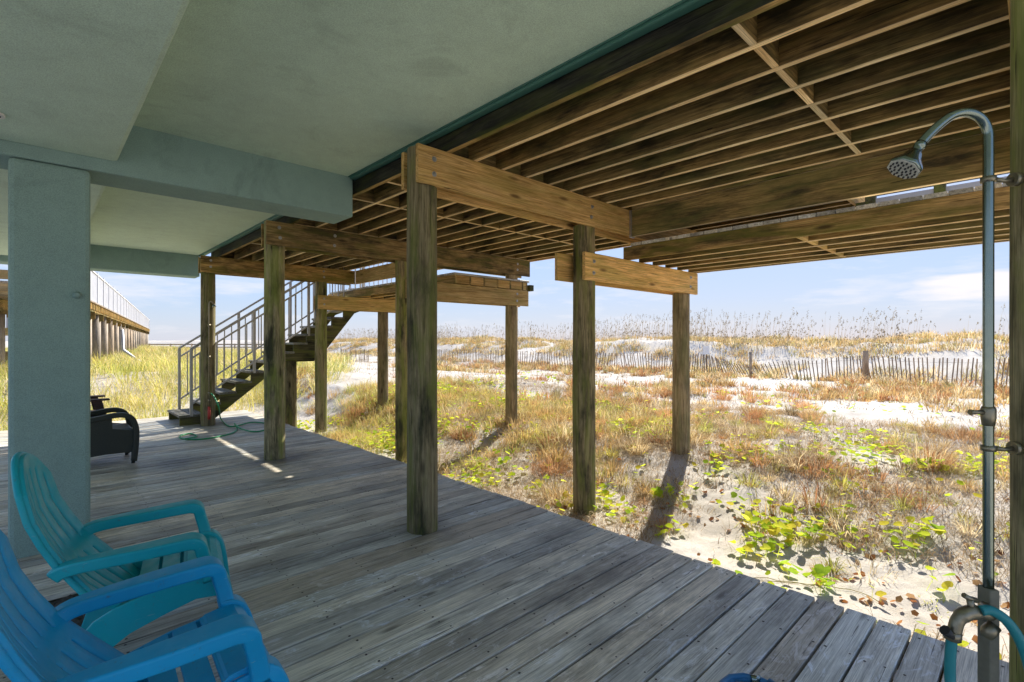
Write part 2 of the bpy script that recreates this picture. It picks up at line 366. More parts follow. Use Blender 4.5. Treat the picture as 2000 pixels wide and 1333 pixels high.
# ================================================================== terrain
def smooth(a, b, x):
    t = np.clip((x - a) / (b - a), 0, 1); return t * t * (3 - 2 * t)
_h = rs.rand(256, 256)
def vnoise(x, y):
    x = np.asarray(x, float); y = np.asarray(y, float)
    xi = np.floor(x).astype(int); yi = np.floor(y).astype(int); fx = x - xi; fy = y - yi
    fx = fx * fx * (3 - 2 * fx); fy = fy * fy * (3 - 2 * fy)
    g = lambda a, b: _h[a % 256, b % 256]
    return (g(xi, yi)*(1-fx)+g(xi+1, yi)*fx)*(1-fy)+(g(xi, yi+1)*(1-fx)+g(xi+1, yi+1)*fx)*fy
def fbm(x, y, o=4):
    s = 0; a = .5
    for i in range(o): s = s + a * vnoise(x * 2**i + 17*i, y * 2**i + 5*i); a *= .5
    return s / (1 - .5**o)
def terrain(X, Y):
    X = np.asarray(X, float); Y = np.asarray(Y, float)
    z = -.35 + .37 * smooth(4.2, 7.0, X) + .28 * smooth(4.2, 6, X) * smooth(8, 11, Y) * (1 - smooth(9, 18, X))
    left = smooth(11.3, 19, Y) * (1 - smooth(3, 9, X))
    z = z + left * .85 * (.7 + .5 * fbm(X*.2, Y*.2))
    z = z + (fbm(X*.45 + 3, Y*.45) - .5) * .30 * smooth(4.5, 9, X)
    z = z - .12 * smooth(9, 20, X)
    crest = smooth(24.5, 31.5, X + 2.4*(fbm(Y*.09, X*.05+4)-.5))
    z = z + crest * (1.55 + 1.05 * (fbm(X*.13 + 9, Y*.11) - .5) + .7 * (fbm(X*.5, Y*.4 + 7) - .5))
    z = z - 3.6 * smooth(44, 75, X)
    near = (1 - smooth(12, 18, X)) * smooth(3.3, 3.9, X)
    z = z + ((fbm(X*2.7, Y*2.7 + 31) - .5) * .10 + (fbm(X*8, Y*8 + 3, 3) - .5) * .045) * near
    return z
def grid_axis(segs):
    out = []
    for a, b, st in segs: out += list(np.arange(a, b, st))
    out.append(segs[-1][1]); return np.array(out)
xs = grid_axis([(-3000,-200,700),(-200,-20,30),(-20,3,2.3),(3,9,.05),(9,16,.15),(16,45,.4),(45,80,2.5),(80,400,80)])
ys = grid_axis([(-3000,-200,700),(-200,-20,30),(-20,-2,1.5),(-2,9,.055),(9,20,.2),(20,60,.6),(60,120,4),(120,400,40),(400,3000,650)])
XX, YY = np.meshgrid(xs, ys, indexing='ij'); ZZ = terrain(XX, YY)
def grid_mesh(name, XX, YY, ZZ):
    nx, ny = XX.shape; me = bpy.data.meshes.new(name)
    co = np.stack([XX, YY, ZZ], -1).reshape(-1, 3).astype('f4')
    i = np.arange(nx - 1)[:, None] * ny + np.arange(ny - 1)[None]
    q = np.stack([i, i + ny, i + ny + 1, i + 1], -1).reshape(-1, 4)
    me.vertices.add(len(co)); me.vertices.foreach_set('co', co.ravel())
    me.loops.add(q.size); me.loops.foreach_set('vertex_index', q.ravel().astype('i4'))
    me.polygons.add(len(q)); me.polygons.foreach_set('loop_start', np.arange(0, q.size, 4, dtype='i4')); me.polygons.foreach_set('loop_total', np.full(len(q), 4, 'i4'))
    me.polygons.foreach_set('use_smooth', np.ones(len(q), bool)); me.update(); me.validate(); return me
tag(link('ground', grid_mesh('ground', XX, YY, ZZ), 'sand'), kind='structure')
tag(obj('sea', MB().add([(60,-3000,-1.1),(6000,-3000,-1.1),(6000,3000,-1.1),(60,3000,-1.1)], [(0,1,2,3)]), 'sea'), kind='structure')

# ================================================================== ground deck
PITCH = .147; Y0 = .30
deck = thing('deck', None, None); tag(deck, kind='structure')
k0 = -int(2.6 / PITCH); k1 = int((11.75 - Y0) / PITCH)
nails = MB()
for k in range(k0, k1 + 1):
    g_ = random.uniform(.0045, .0075); ya = Y0 + k * PITCH + g_; yb = Y0 + (k + 1) * PITCH - g_; yc = (ya + yb) / 2
    xe = 3.25 + random.uniform(-.012, .012); xw = -2.6
    if 3.22 < yc < 3.95: spans = [(xw, -1.0), (.23, xe)]
    else: spans = [(xw, xe)]
    dz = random.uniform(-.0018, .0018)
    for a, b in spans:
        timber('deck_board', a, round(b, 2) + 0.0, ya, yb, -.038 + dz, 0 + dz, 'deck', deck, jit=.0016)
    if yc < 7.5:
        for j in range(9):
            xn = 3.19 - .41 * j
            if 3.22 < yc < 3.95 and xn < .23: continue
            for s in (-.043, .043):
                cx = xn + random.uniform(-.012, .012); cy = yc + s + random.uniform(-.008, .008); r = random.uniform(.0045, .0075)
                vs = [(cx + r*math.cos(t*math.pi/3), cy + r*math.sin(t*math.pi/3), .0024) for t in range(6)]
                nails.add(vs, [tuple(range(6))])
tag(obj('nail_heads', nails, 'nail', deck), kind='stuff')
for x in (3.19, 2.78, 2.0, 1.2, .4, -.4, -1.2, -2.5):
    timber('deck_joist', x - .02, x + .02, -2.25, 11.7, -.19, -.042, 'oldpine', deck, 'Y')
# gravel bed in the opening of the deck
gm = MB(); gx = np.linspace(-1.0, .235, 60); gy = np.linspace(3.2, 3.97, 40)
GX, GY = np.meshgrid(gx, gy, indexing='ij')
tag(link('gravel_patch', grid_mesh('gravel_patch', GX, GY, -.05 + .03 * rs.rand(*GX.shape)), 'gravel'), 'patch of dark speckled gravel in the deck opening behind the chairs', 'gravel', kind='stuff')

# ================================================================== house underside
house = thing('house', 'underside of the sage green stucco house over the deck, with square column', 'house', (0, 0, 0))
ZC = 3.13; ZL = 2.82; ZB = 2.73
obj('ceiling', MB().box((.44, -2.4, ZC), (2.28, 11.16, ZC + .2)), 'ceil', house)
def rbar(poly_x0, x1, y0, y1, z0, z1): return MB().box((poly_x0, y0, z0), (x1, y1, z1))
tag(obj('dropped_ceiling', rbar(-2.4, .45, -2.4, 4.78, ZL, ZC + .25), 'ceil', house, bev=.03), 'lower ceiling panel at the left')
tag(obj('dropped_ceiling', rbar(-2.4, .45, 5.21, 11.16, ZL, ZC + .25), 'ceil', house, bev=.03), 'lower ceiling panel behind the beam')
tag(obj('beam', MB().box((-2.4, 4.775, ZB), (2.325, 5.205, ZC + .1)), 'wall', house, bev=.015), 'thick green stucco beam over the column')
tag(obj('beam', MB().box((-2.4, 11.162, 2.72), (2.30, 11.56, ZC + .1)), 'wall', house, bev=.015), 'far green stucco beam')
obj('column', MB().box((-.135, 4.78, -.3), (.293, 5.2, ZB - .001)), 'wall', house, bev=.03)
for ya, yb in ((-2.4, 4.77), (5.21, 11.16)):
    obj('edge_trim', MB().box((2.283, ya, ZC - .028), (2.345, yb, ZC + .2)), 'trim', house, bev=.01)
    obj('edge_bead', MB().box((2.268, ya, ZC - .008), (2.281, yb, ZC + .1)), 'trim', house, bev=.003)
rl = obj('recessed_light', MB().tube([(-.19, 4.24, ZL - .012), (-.19, 4.24, ZL + .02)], .06, 24), 'lens', house)
obj('light_lens', MB().tube([(-.19, 4.24, ZL - .014), (-.19, 4.24, ZL)], .042, 24), 'black', rl)
kb = MB(); kp = (0.215, 4.775, 1.81)
kb.tube([(kp[0], 4.781, kp[2]), (kp[0], 4.766, kp[2]), (kp[0], 4.76, kp[2]), (kp[0], 4.744, kp[2]), (kp[0], 4.738, kp[2])], [.026, .026, .014, .02, .01], 16)
tag(obj('round_knob', kb, 'wall'), 'small painted round knob on the front of the green column', 'knob')

# ================================================================== round posts
def post(x, y, zb, zt, r=.117, mat='post', label='', lean=0, notch=None):
    t = thing('timber_post', label, 'post', (x, y, zb), group='round timber posts holding up the decks')
    n = 28; rows = 44; H = zt - zb; mb = MB(); vs = []; ph = random.random() * 9
    zz_ = [H * j / rows for j in range(rows + 1)]
    if notch is not None: zz_ = sorted(zz_ + [notch - zb - .001, notch - zb + .001]); rows += 2
    for j in range(rows + 1):
        z = zz_[j]
        for k in range(n):
            a = 2 * math.pi * k / n
            rr = r * (1.02 - .03 * j / rows + .022 * math.sin(2*a + ph + z*.9) + .014 * math.sin(3*a + z*1.7 + ph*2) + .010 * math.sin(7*a + z*3.1 + ph*3) + .012 * math.sin(z*4 + ph))
            yv = rr * math.sin(a)
            if notch is not None and z > notch - zb: yv = max(-.088, min(.088, yv))
            vs.append((rr * math.cos(a) + lean * z, yv, z))
    fs = [(j*n+k, j*n+(k+1) % n, (j+1)*n+(k+1) % n, (j+1)*n+k) for j in range(rows) for k in range(n)]
    mb.add(vs, fs, True); mb.add([v for v in vs[-n:]], [tuple(range(n))])
    obj('pile', mb, mat, t); return t
YR = [-.055, 3.345, 6.62, 10.02]
PA = post(2.205, YR[1], -.4, 2.975, .119, label='thick mossy round post standing on the deck at the centre of the photo', notch=2.683)
PD = post(2.19, 6.66, -.4, 2.975, .119, label='round post on the deck between the centre post and green hose', notch=2.663)
PH = post(2.20, 10.08, -.4, 2.90, .112, label='round post at the bottom of the stairs carrying a small shower pipe', notch=2.663)
PB = post(4.24, YR[1], -.55, 2.70, .117, label='mossy round post in sand at the deck edge under two stacked beams', notch=2.114)
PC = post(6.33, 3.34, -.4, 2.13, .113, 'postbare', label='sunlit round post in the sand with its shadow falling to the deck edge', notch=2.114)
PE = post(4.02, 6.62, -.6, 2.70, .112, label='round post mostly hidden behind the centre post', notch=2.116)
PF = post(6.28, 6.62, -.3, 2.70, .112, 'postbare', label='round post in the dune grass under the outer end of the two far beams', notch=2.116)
PG = post(4.19, 10.02, -.55, 2.70, .112, label='round post beyond the stairs with a short bolted beam at its head', notch=2.116)
PI = post(3.72, 10.36, -.35, 1.08, .105, label='short round post under the stair landing')
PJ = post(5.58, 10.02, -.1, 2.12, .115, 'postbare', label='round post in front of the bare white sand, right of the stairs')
PN = post(2.205, YR[0], -.4, 3.2, .120, label='large green post cut off by the right edge, with the shower fixed to it', notch=2.683)
# end of a broken board and twigs leaning at the hidden post
# ================================================================== double beams
def beam(label, x0, x1, yrow, z0, z1, posts, mat='pine', bd=.038, off=.1, bothback=True, x0b=None):
    t = thing('timber_beam', label, 'beam', (x0, yrow, z0), group='bolted timber beams on the round posts')
    def bd_(xa, xb, ya, yb):
        L_ = xb - xa; me = timber_mesh('beam_board' + mat, L_, bd, round(z1 - z0, 3), .005)
        if not me.materials: me.materials.append(M[mat])
        me.name = 'beam_board'
        return link('beam_board', me, None, t, ((xa + xb)/2 - x0, (ya + yb)/2 - yrow, (z1 - z0)/2))
    f = bd_(x0, x1, yrow - off - bd, yrow - off)
    if bothback: bd_(x0b or x0 + .02, x1 + .015, yrow + off, yrow + off + bd)
    for px in posts:
        for dz in (.09, .21):
            mb = MB(); y = yrow - off - bd
            cx = px + random.uniform(-.012, .012); cz = dz + random.uniform(-.01, .01)
            mb.tube([(cx - x0, y - yrow + .001, cz), (cx - x0, y - yrow - .003, cz)], .021, 14)
            mb.tube([(cx - x0, y - yrow - .003, cz), (cx - x0, y - yrow - .012, cz)], .011, 6)
            mb.tube([(cx - x0, y - yrow - .012, cz), (cx - x0, y - yrow - .022, cz)], .006, 8)
            obj('bolt', mb, 'galv', t)
    return t
beam('thick honey coloured beam bolted to the head of the centre post, nearest beam', 2.095, 6.6, YR[1] + .02, 2.685, 2.978, (2.23, 4.22), off=.098)
beam('short weathered lower beam between the two sand posts on the right', 4.11, 6.58, YR[1] + .02, 2.115, 2.405, (4.26, 6.38), off=.1, x0b=3.95)
beam('long stained beam with a row of posts, second from the centre post', 2.04, 6.62, 6.62, 2.665, 2.955, (2.2, 2.9, 6.30), 'oldpine', off=.1)
beam('greyed lower beam under a row of short joist ends, far right of the second row', 4.0, 6.58, 6.62, 2.118, 2.40, (6.28,), off=.1)
beam('stained beam on the post beside the stairs, farthest upper beam', 2.045, 4.84, 10.0, 2.665, 2.945, (2.2, 4.19), 'oldpine', off=.1)
beam('short orange beam below the farthest upper beam, right of the stairs', 4.07, 5.95, 10.0, 2.118, 2.395, (4.2,), off=.1)
beam('timber beam at the head of the cut off right edge post', 2.10, 6.6, -.06, 2.685, 2.978, (2.2,), off=.1)

# ================================================================== upper deck frame
UD = thing('upper_deck', 'upper deck seen from below, rows of joists with a line of blocking', 'deck', (0, 0, 0))
ZJ = 2.98; JH = .286; JT = .038
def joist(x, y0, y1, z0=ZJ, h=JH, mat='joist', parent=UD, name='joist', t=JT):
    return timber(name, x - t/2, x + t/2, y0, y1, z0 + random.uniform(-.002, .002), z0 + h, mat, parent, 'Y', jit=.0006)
def blocks(xlist, y, z0=ZJ, h=JH, mat='joist', parent=UD, t=JT, stag=.0):
    for i, (a, b) in enumerate(zip(xlist[:-1], xlist[1:])):
        yy = y + (stag if i % 2 else -stag)
        timber('blocking', a + t/2 + .001, b - t/2 - .001, yy - t/2, yy + t/2, z0 + .003, z0 + h - .003, mat, parent, 'X')
XJ = [2.385] + [2.66 + .307 * i for i in range(8)]            # bay over the near deck, to 4.81
XJ2 = [2.385] + [2.69 + .305 * i for i in range(14)]          # out to 6.65
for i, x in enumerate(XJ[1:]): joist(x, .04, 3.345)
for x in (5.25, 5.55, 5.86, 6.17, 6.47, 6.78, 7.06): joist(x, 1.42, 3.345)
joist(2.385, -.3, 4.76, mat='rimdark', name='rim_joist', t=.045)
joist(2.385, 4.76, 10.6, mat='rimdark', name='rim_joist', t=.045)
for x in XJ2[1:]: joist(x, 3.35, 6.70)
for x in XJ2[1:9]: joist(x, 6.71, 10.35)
joist(6.80, 3.25, 6.75, name='rim_joist', mat='pine')
blocks(XJ, 1.0); blocks(XJ, 3.325)
blocks(XJ2, 4.25); blocks(XJ2, 5.0); blocks(XJ2, 6.60); blocks(XJ2[:9], 8.35); blocks(XJ2[:9], 10.33)
timber('rim_joist', 2.41, 4.80, .0, .038, ZJ, ZJ + JH, 'pine', UD, 'X')
timber('rim_joist', 4.99, 7.0, 1.38, 1.418, ZJ, ZJ + JH, 'pine', UD, 'X')
yy = -.35; i = 0
while yy < 10.5:
    xe = 5.0 if yy < 1.35 else (7.12 if yy < 6.8 else 5.6)  # far bay boards lengthened past their framing to block a sun streak
    xe += random.uniform(-.01, .01)
    timber('deck_board', 2.37, round(xe, 2), yy, yy + .14, ZJ + JH + .001, ZJ + JH + .04, 'oldpine', UD, 'X'); yy += .145
joist(4.955, .04, 3.2, mat='oldpine', name='rim_joist')
# girders along the beach side
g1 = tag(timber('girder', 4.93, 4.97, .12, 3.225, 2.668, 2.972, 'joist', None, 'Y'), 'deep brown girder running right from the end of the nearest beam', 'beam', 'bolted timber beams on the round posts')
hg = MB().box((4.915, 3.2, 2.66), (4.985, 3.2245, 2.97)); tag(obj('joist_hanger', hg, 'galv'), 'metal hanger where the deep girder meets the nearest beam', 'bracket')
tag(timber('girder', 4.86, 4.90, 6.78, 9.86, 2.67, 2.95, 'pine', None, 'Y'), 'short pale girder between the two far beams, above the stair landing', 'beam', 'bolted timber beams on the round posts')

# ================================================================== lower walkway pieces
def lower(label, y0, y1, xr, matrim, blk, dy=.0):
    t = thing('lower_walkway', label, 'walkway', (0, 0, 0))
    X_ = [xr + .305 * i for i in range(6)] + [6.56]
    joist(X_[0], y0, y1, 2.408, .150, matrim, t, 'rim_joist', .045)
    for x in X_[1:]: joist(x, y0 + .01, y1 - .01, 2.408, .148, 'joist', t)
    for yb in blk: blocks(X_, yb, 2.41, .145, 'pine', t)
    y = y0
    while y < y1 - .1:
        timber('deck_board', X_[0] - .03, 6.62, y, y + .138, 2.559, 2.592, 'deck', t, 'X'); y += .144
    return t
lower('lower walkway deck on the right, seen edge on below the deep girder', -.25, 3.30, 4.93, 'oldpine', (1.5,))
lower('lower landing deck at the top of the stairs behind the second row beam', 6.50, 11.35, 4.93, 'oldpine', (6.53, 9.9))
blk = MB().box((6.64, 6.50, 2.41), (6.74, 6.62, 2.52)); tag(obj('timber_block', blk, 'rimdark', bev=.004), 'dark stub of timber sticking out past the outer post of the second row', 'timber')
tag(timber('timber_nailer', 3.93, 4.02, 3.46, 3.5, 2.10, 2.39, 'palewood', None, 'Y'), 'grey end of a timber behind the mossy post in the sand', 'timber') if False else None
# railing of the lower walkway
tag(obj('timber_block', MB().box((6.45, 1.22, 2.80), (6.62, 1.375, 2.975)).box((6.50, 1.18, 2.86), (6.60, 1.22, 2.93)), 'mossy', bev=.004), 'small dark block fixed under the outer joists, in the gap below the deep girder', 'timber')
rt = thing('walkway_railing', 'walkway railing glimpsed in the gap under the deep girder at the right', 'railing', (6.52, 0, 2.63))
for y in (-.1, .68, 1.25): obj('post', MB().box((-.04, y - .045, 0), (.04, y + .045, 1.0)), 'mossy', rt)
for z in (.20, .262, .324, .40, .9): obj('rail', MB().box((-.012, -.2, z), (.012, 1.3, z + .05)), 'alu' if z < .35 else 'grey', rt)
# ================================================================== stairs
ST = thing('staircase', 'open grey timber stairs with mossy stringers climbing to the right', 'stairs', (0, 0, 0))
RISE, RUN = .181, .262; SX = 1.80; SY0, SY1 = 10.30, 11.32
n_st = 14
def sx(i): return SX + (0 if i == 0 else .10) + RUN * i
for i in range(n_st):
    a = sx(i); b = sx(i + 1) + .03; z = RISE * (i + 1)
    for q in (0, 1):
        w_ = (b - a) / 2
        timber('tread', round(a + q*w_ + .004, 3), round(a + (q+1)*w_ - .004, 3), SY0 - .02, SY1 + .02, z - .04, z, 'grey', ST, 'Y', jit=.001)
def stringer(y0, y1):
    top = []
    for i in range(n_st):
        top += [(sx(i) + .02, RISE*(i+1) - .041), (sx(i+1) + .02, RISE*(i+1) - .041)]
    poly = [(sx(0) + .02, 0.0)] + top + [(top[-1][0], 2.30), (5.05, 2.08), (4.25, 1.085), (3.62, 1.085), (2.27, 0.0)]
    return MB().prism(poly, 'Y', y0, y1)
for y in (SY0 + .01, SY1 - .05): obj('stringer', stringer(y, y + .04), 'mossy', ST)
def railing(label, y):
    t = thing('stair_railing', label, 'railing', (0, y, 0), group='grey metal railings up the stairs')
    sl = .695; X0_ = 1.99; X1_ = 5.35
    zt = lambda x: 1.345 + sl * (x - X0_)
    for off, w_, h_ in ((0, .05, .035), (-.17, .03, .03), (-.98, .03, .03)):
        if off == -.98: a = X0_ + .02
        else: a = X0_ - .01
        obj('rail', MB().bar((a, 0, zt(a) + off), (X1_, 0, zt(X1_) + off), w_, h_), 'alu', t)
    x = X0_
    for px in (1.99, 3.02, 4.05, 5.25):
        obj('post', MB().box((px - .022, -.022, zt(px) - 1.19), (px + .022, .022, zt(px) - .01)), 'alu', t)
    me = MB().box((-.009, -.009, 0), (.009, .009, .81)).mesh('baluster')
    x = X0_ + .13
    while x < X1_ - .05:
        if min(abs(x - q) for q in (1.99, 3.02, 4.05, 5.25)) > .045:
            link('baluster', me, 'alu', t, (x, 0, zt(x) - .98))
        x += .128
    return t
railing('near grey metal stair railing, ending right of the far one', 10.30)
railing('far grey metal stair railing behind the near one', 11.31)
rt = thing('landing_railing', 'pale picket railing along the far side of the upper stair landing', 'railing', (0, 11.33, 2.63))
for z in (.07, 1.0): obj('rail', MB().box((5.4, -.02, z), (6.6, .02, z + .045)), 'whitepaint', rt)
me = MB().box((-.012, -.01, 0), (.012, .01, .92)).mesh('baluster')
for k in range(10): link('baluster', me, 'whitepaint', rt, (5.45 + .122 * k, 0, .1))
tag(obj('landing_slab', MB().box((3.55, 10.37, 1.06), (4.2, 11.25, 1.088)), 'mossy', ST), None)

# ================================================================== far shower and green hose
t = thing('outdoor_shower', 'thin tarnished shower pipe on the post beside the stairs', 'shower', (2.185, 9.935, 0))
obj('pipe', MB().tube([(0,0,.02),(0,0,2.1),(.004,-.01,2.15),(.02,-.035,2.17),(.04,-.06,2.15),(.05,-.07,2.12)], .011, 10), 'dullmetal', t)
obj('shower_head', MB().tube([(.05,-.07,2.12),(.053,-.073,2.10),(.06,-.08,2.07)], [.012,.02,.035], 14), 'chrome', t)
for z in (.45, .58, 1.2, 1.75): obj('coupling', MB().tube([(0,0,z-.02),(0,0,z+.02)], .019, 12), 'dullmetal', t)
obj('red_band', MB().tube([(0,0,.12),(0,0,.34)], .022, 12), 'red', t)
def catmull(P, n=8):
    P = [Vector(p) for p in P]; out = []
    for i in range(len(P) - 1):
        p0 = P[max(i-1, 0)]; p1 = P[i]; p2 = P[i+1]; p3 = P[min(i+2, len(P)-1)]
        for k in range(n):
            t_ = k / n; out.append(.5*((2*p1)+(-p0+p2)*t_+(2*p0-5*p1+4*p2-p3)*t_*t_+(-p0+3*p1-3*p2+p3)*t_**3))
    out.append(P[-1]); return out
hp = [(2.21, 9.91, .57), (2.25, 9.85, .50), (2.30, 9.78, .33), gz(431, 818, .05), gz(445, 832, .013), gz(460, 833, .013), gz(490, 826, .013), gz(520, 828, .013), gz(530, 836, .013), gz(500, 844, .013),
      gz(470, 838, .03), gz(458, 828, .03), gz(463, 838, .013), gz(450, 848, .013), gz(400, 858, .013), gz(358, 858, .013), gz(352, 852, .013), gz(372, 848, .013), gz(384, 853, .013), gz(362, 858, .03)]
tag(obj('garden_hose', MB().tube(catmull(hp), .0115, 8), 'hoseg'), 'bright green garden hose looped on the deck by the stairs', 'hose')
hp = [gz(452, 836, .025), gz(470, 831, .025), gz(500, 822, .013), gz(522, 824, .013), gz(530, 832, .013), gz(498, 833, .013), gz(462, 842, .028), gz(470, 845, .013), gz(520, 846, .013)]
# ================================================================== near shower
PX, PY = 2.046, .104
def sh(u, v, dz=0):
    s = (u - 1931) / 659.; return (s * RX, s * RY, 1.48 + (667 - v) / 659.)
SHW = thing('outdoor_shower', 'tall chrome outdoor shower with curved arm beside the large green post', 'shower', (PX, PY, 0))
obj('pipe', MB().tube(catmull([sh(1931, 1160), sh(1931, 815), sh(1931, 400), sh(1931, 285), sh(1929, 255), sh(1918, 234), sh(1900, 223), sh(1880, 221), sh(1858, 228), sh(1835, 245), sh(1812, 267), sh(1797, 285)], 6), .0132, 16), 'chrome', SHW)
ax0 = Vector(sh(1799, 283)); ax1 = Vector(sh(1764, 333)); dd = (ax1 - ax0)
hd = obj('shower_head', MB().tube([ax0 + dd*q for q in (-.05, .1, .12, .3, .34, .55, .8, .9, .97)], [.016, .016, .013, .015, .019, .026, .042, .046, .045], 8), 'chrome', SHW)
obj('spray_face', MB().tube([ax0 + dd*.96, ax0 + dd*.99], .043, 8), 'nozzle', hd)
nd = MB(); dn = dd.normalized(); a_ = dn.orthogonal().normalized(); b_ = dn.cross(a_)
for ring, cnt in ((.010, 5), (.022, 10), (.033, 16)):
    for k in range(cnt):
        p = ax0 + dd*.99 + (a_*math.cos(k*6.283/cnt) + b_*math.sin(k*6.283/cnt)) * ring
        nd.tube([p, p + dn*.005], .0027, 6)
obj('nozzles', nd, 'black', hd)
obj('coupling', MB().tube([sh(1931, 795), sh(1931, 800), sh(1931, 815), sh(1931, 832)], [.015, .018, .018, .015], 14), 'dullmetal', SHW)
obj('valve_handle', MB().tube([sh(1922, 806), sh(1908, 806), sh(1895, 806)], [.008, .006, .009], 8), 'dullmetal', SHW)
pd = Vector((2.205 - PX, YR[0] - PY, 0)).normalized()
for v in (352, 876):
    z = sh(1931, v)[2]
    mb = MB().tube([(0,0,z-.008),(0,0,z+.008)], .0185, 16); mb.tube([pd*.02 + Vector((0,0,z)), pd*.045 + Vector((0,0,z-.004)), pd*.075 + Vector((0,0,z))], [.008, .006, .008], 8)
    mb.tube([pd*.068 + Vector((0,0,z)), pd*.085 + Vector((0,0,z))], .02, 14)
    obj('wall_bracket', mb, 'dullmetal', SHW)
obj('stanchion', MB().bar((0, 0, 0), (0, 0, sh(1931, 1148)[2]), .042, .030, up=(RX, RY, 0)), 'plast', SHW, bev=.004)
tp = lambda u, v, o=0: Vector(sh(u, v)) + Vector((-FX, -FY, 0)) * (.045 + o)
tap = MB()
tap.tube(catmull([Vector(sh(1925, 1186)), tp(1905, 1184), tp(1880, 1180), tp(1858, 1184), tp(1844, 1198), tp(1838, 1222)], 5), [.017]*10 + [.020]*8 + [.017]*8, 14)
tap.tube([tp(1836, 1216), tp(1834, 1232)], .021, 8)
tp_ = obj('garden_tap', tap, 'dullmetal', SHW)
obj('tap_handle', MB().tube([tp(1872, 1178), tp(1868, 1156)], .009, 8).tube([tp(1856, 1148), tp(1866, 1154), tp(1880, 1158)], .0075, 8), 'dullmetal', tp_)
obj('tap_handle', MB().tube([tp(1830, 1224, .01), tp(1814, 1210, .01)], [.008, .015], 8), 'black', tp_)
obj('second_outlet', MB().tube([tp(1915, 1205), tp(1904, 1216), tp(1898, 1228)], [.017, .02, .014], 12), 'dullmetal', SHW)
h1 = [tp(1834, 1226), tp(1831, 1260), tp(1830, 1300), tp(1832, 1360), Vector((.02, .14, .25)), Vector((-.04, .2, .06)), Vector((-.15, .22, .016)), Vector((-.35, .1, .016))]
tag(obj('garden_hose', MB().tube(catmull([p + Vector((PX, PY, 0)) for p in h1]), .0135, 12), 'hoset'), 'dark teal hose hanging straight down from the tap by the shower', 'hose')
h2 = [tp(1880, 1172, .015), tp(1895, 1170, .02), tp(1915, 1183, .03), tp(1935, 1212, .035), tp(1950, 1255, .04), tp(1960, 1300, .04), tp(1966, 1350, .04), tp(1966, 1420, .03)]
tag(obj('garden_hose', MB().tube(catmull([p + Vector((PX, PY, 0)) for p in h2]), .0135, 12), 'hoset'), 'teal hose arching over the stanchion towards the right edge post', 'hose')
c = Vector(gz(1475, 1368, .02)); 
hb = [c + Vector((.13*math.cos(q*.5), .13*math.sin(q*.5), .004*q*.2)) for q in range(26)]
hz = thing('garden_hose_coil', 'blue hose coil with a metal coupling at the bottom edge of the deck', 'hose', (0, 0, 0))
obj('hose', MB().tube(hb, .0125, 10), 'hoseb', hz)
q = Vector(gz(1475, 1327, .03)); dr = Vector((RX, RY, 0))
obj('coupling', MB().tube([q - dr*.02, q + dr*.02], .0165, 12), 'chrome', hz)

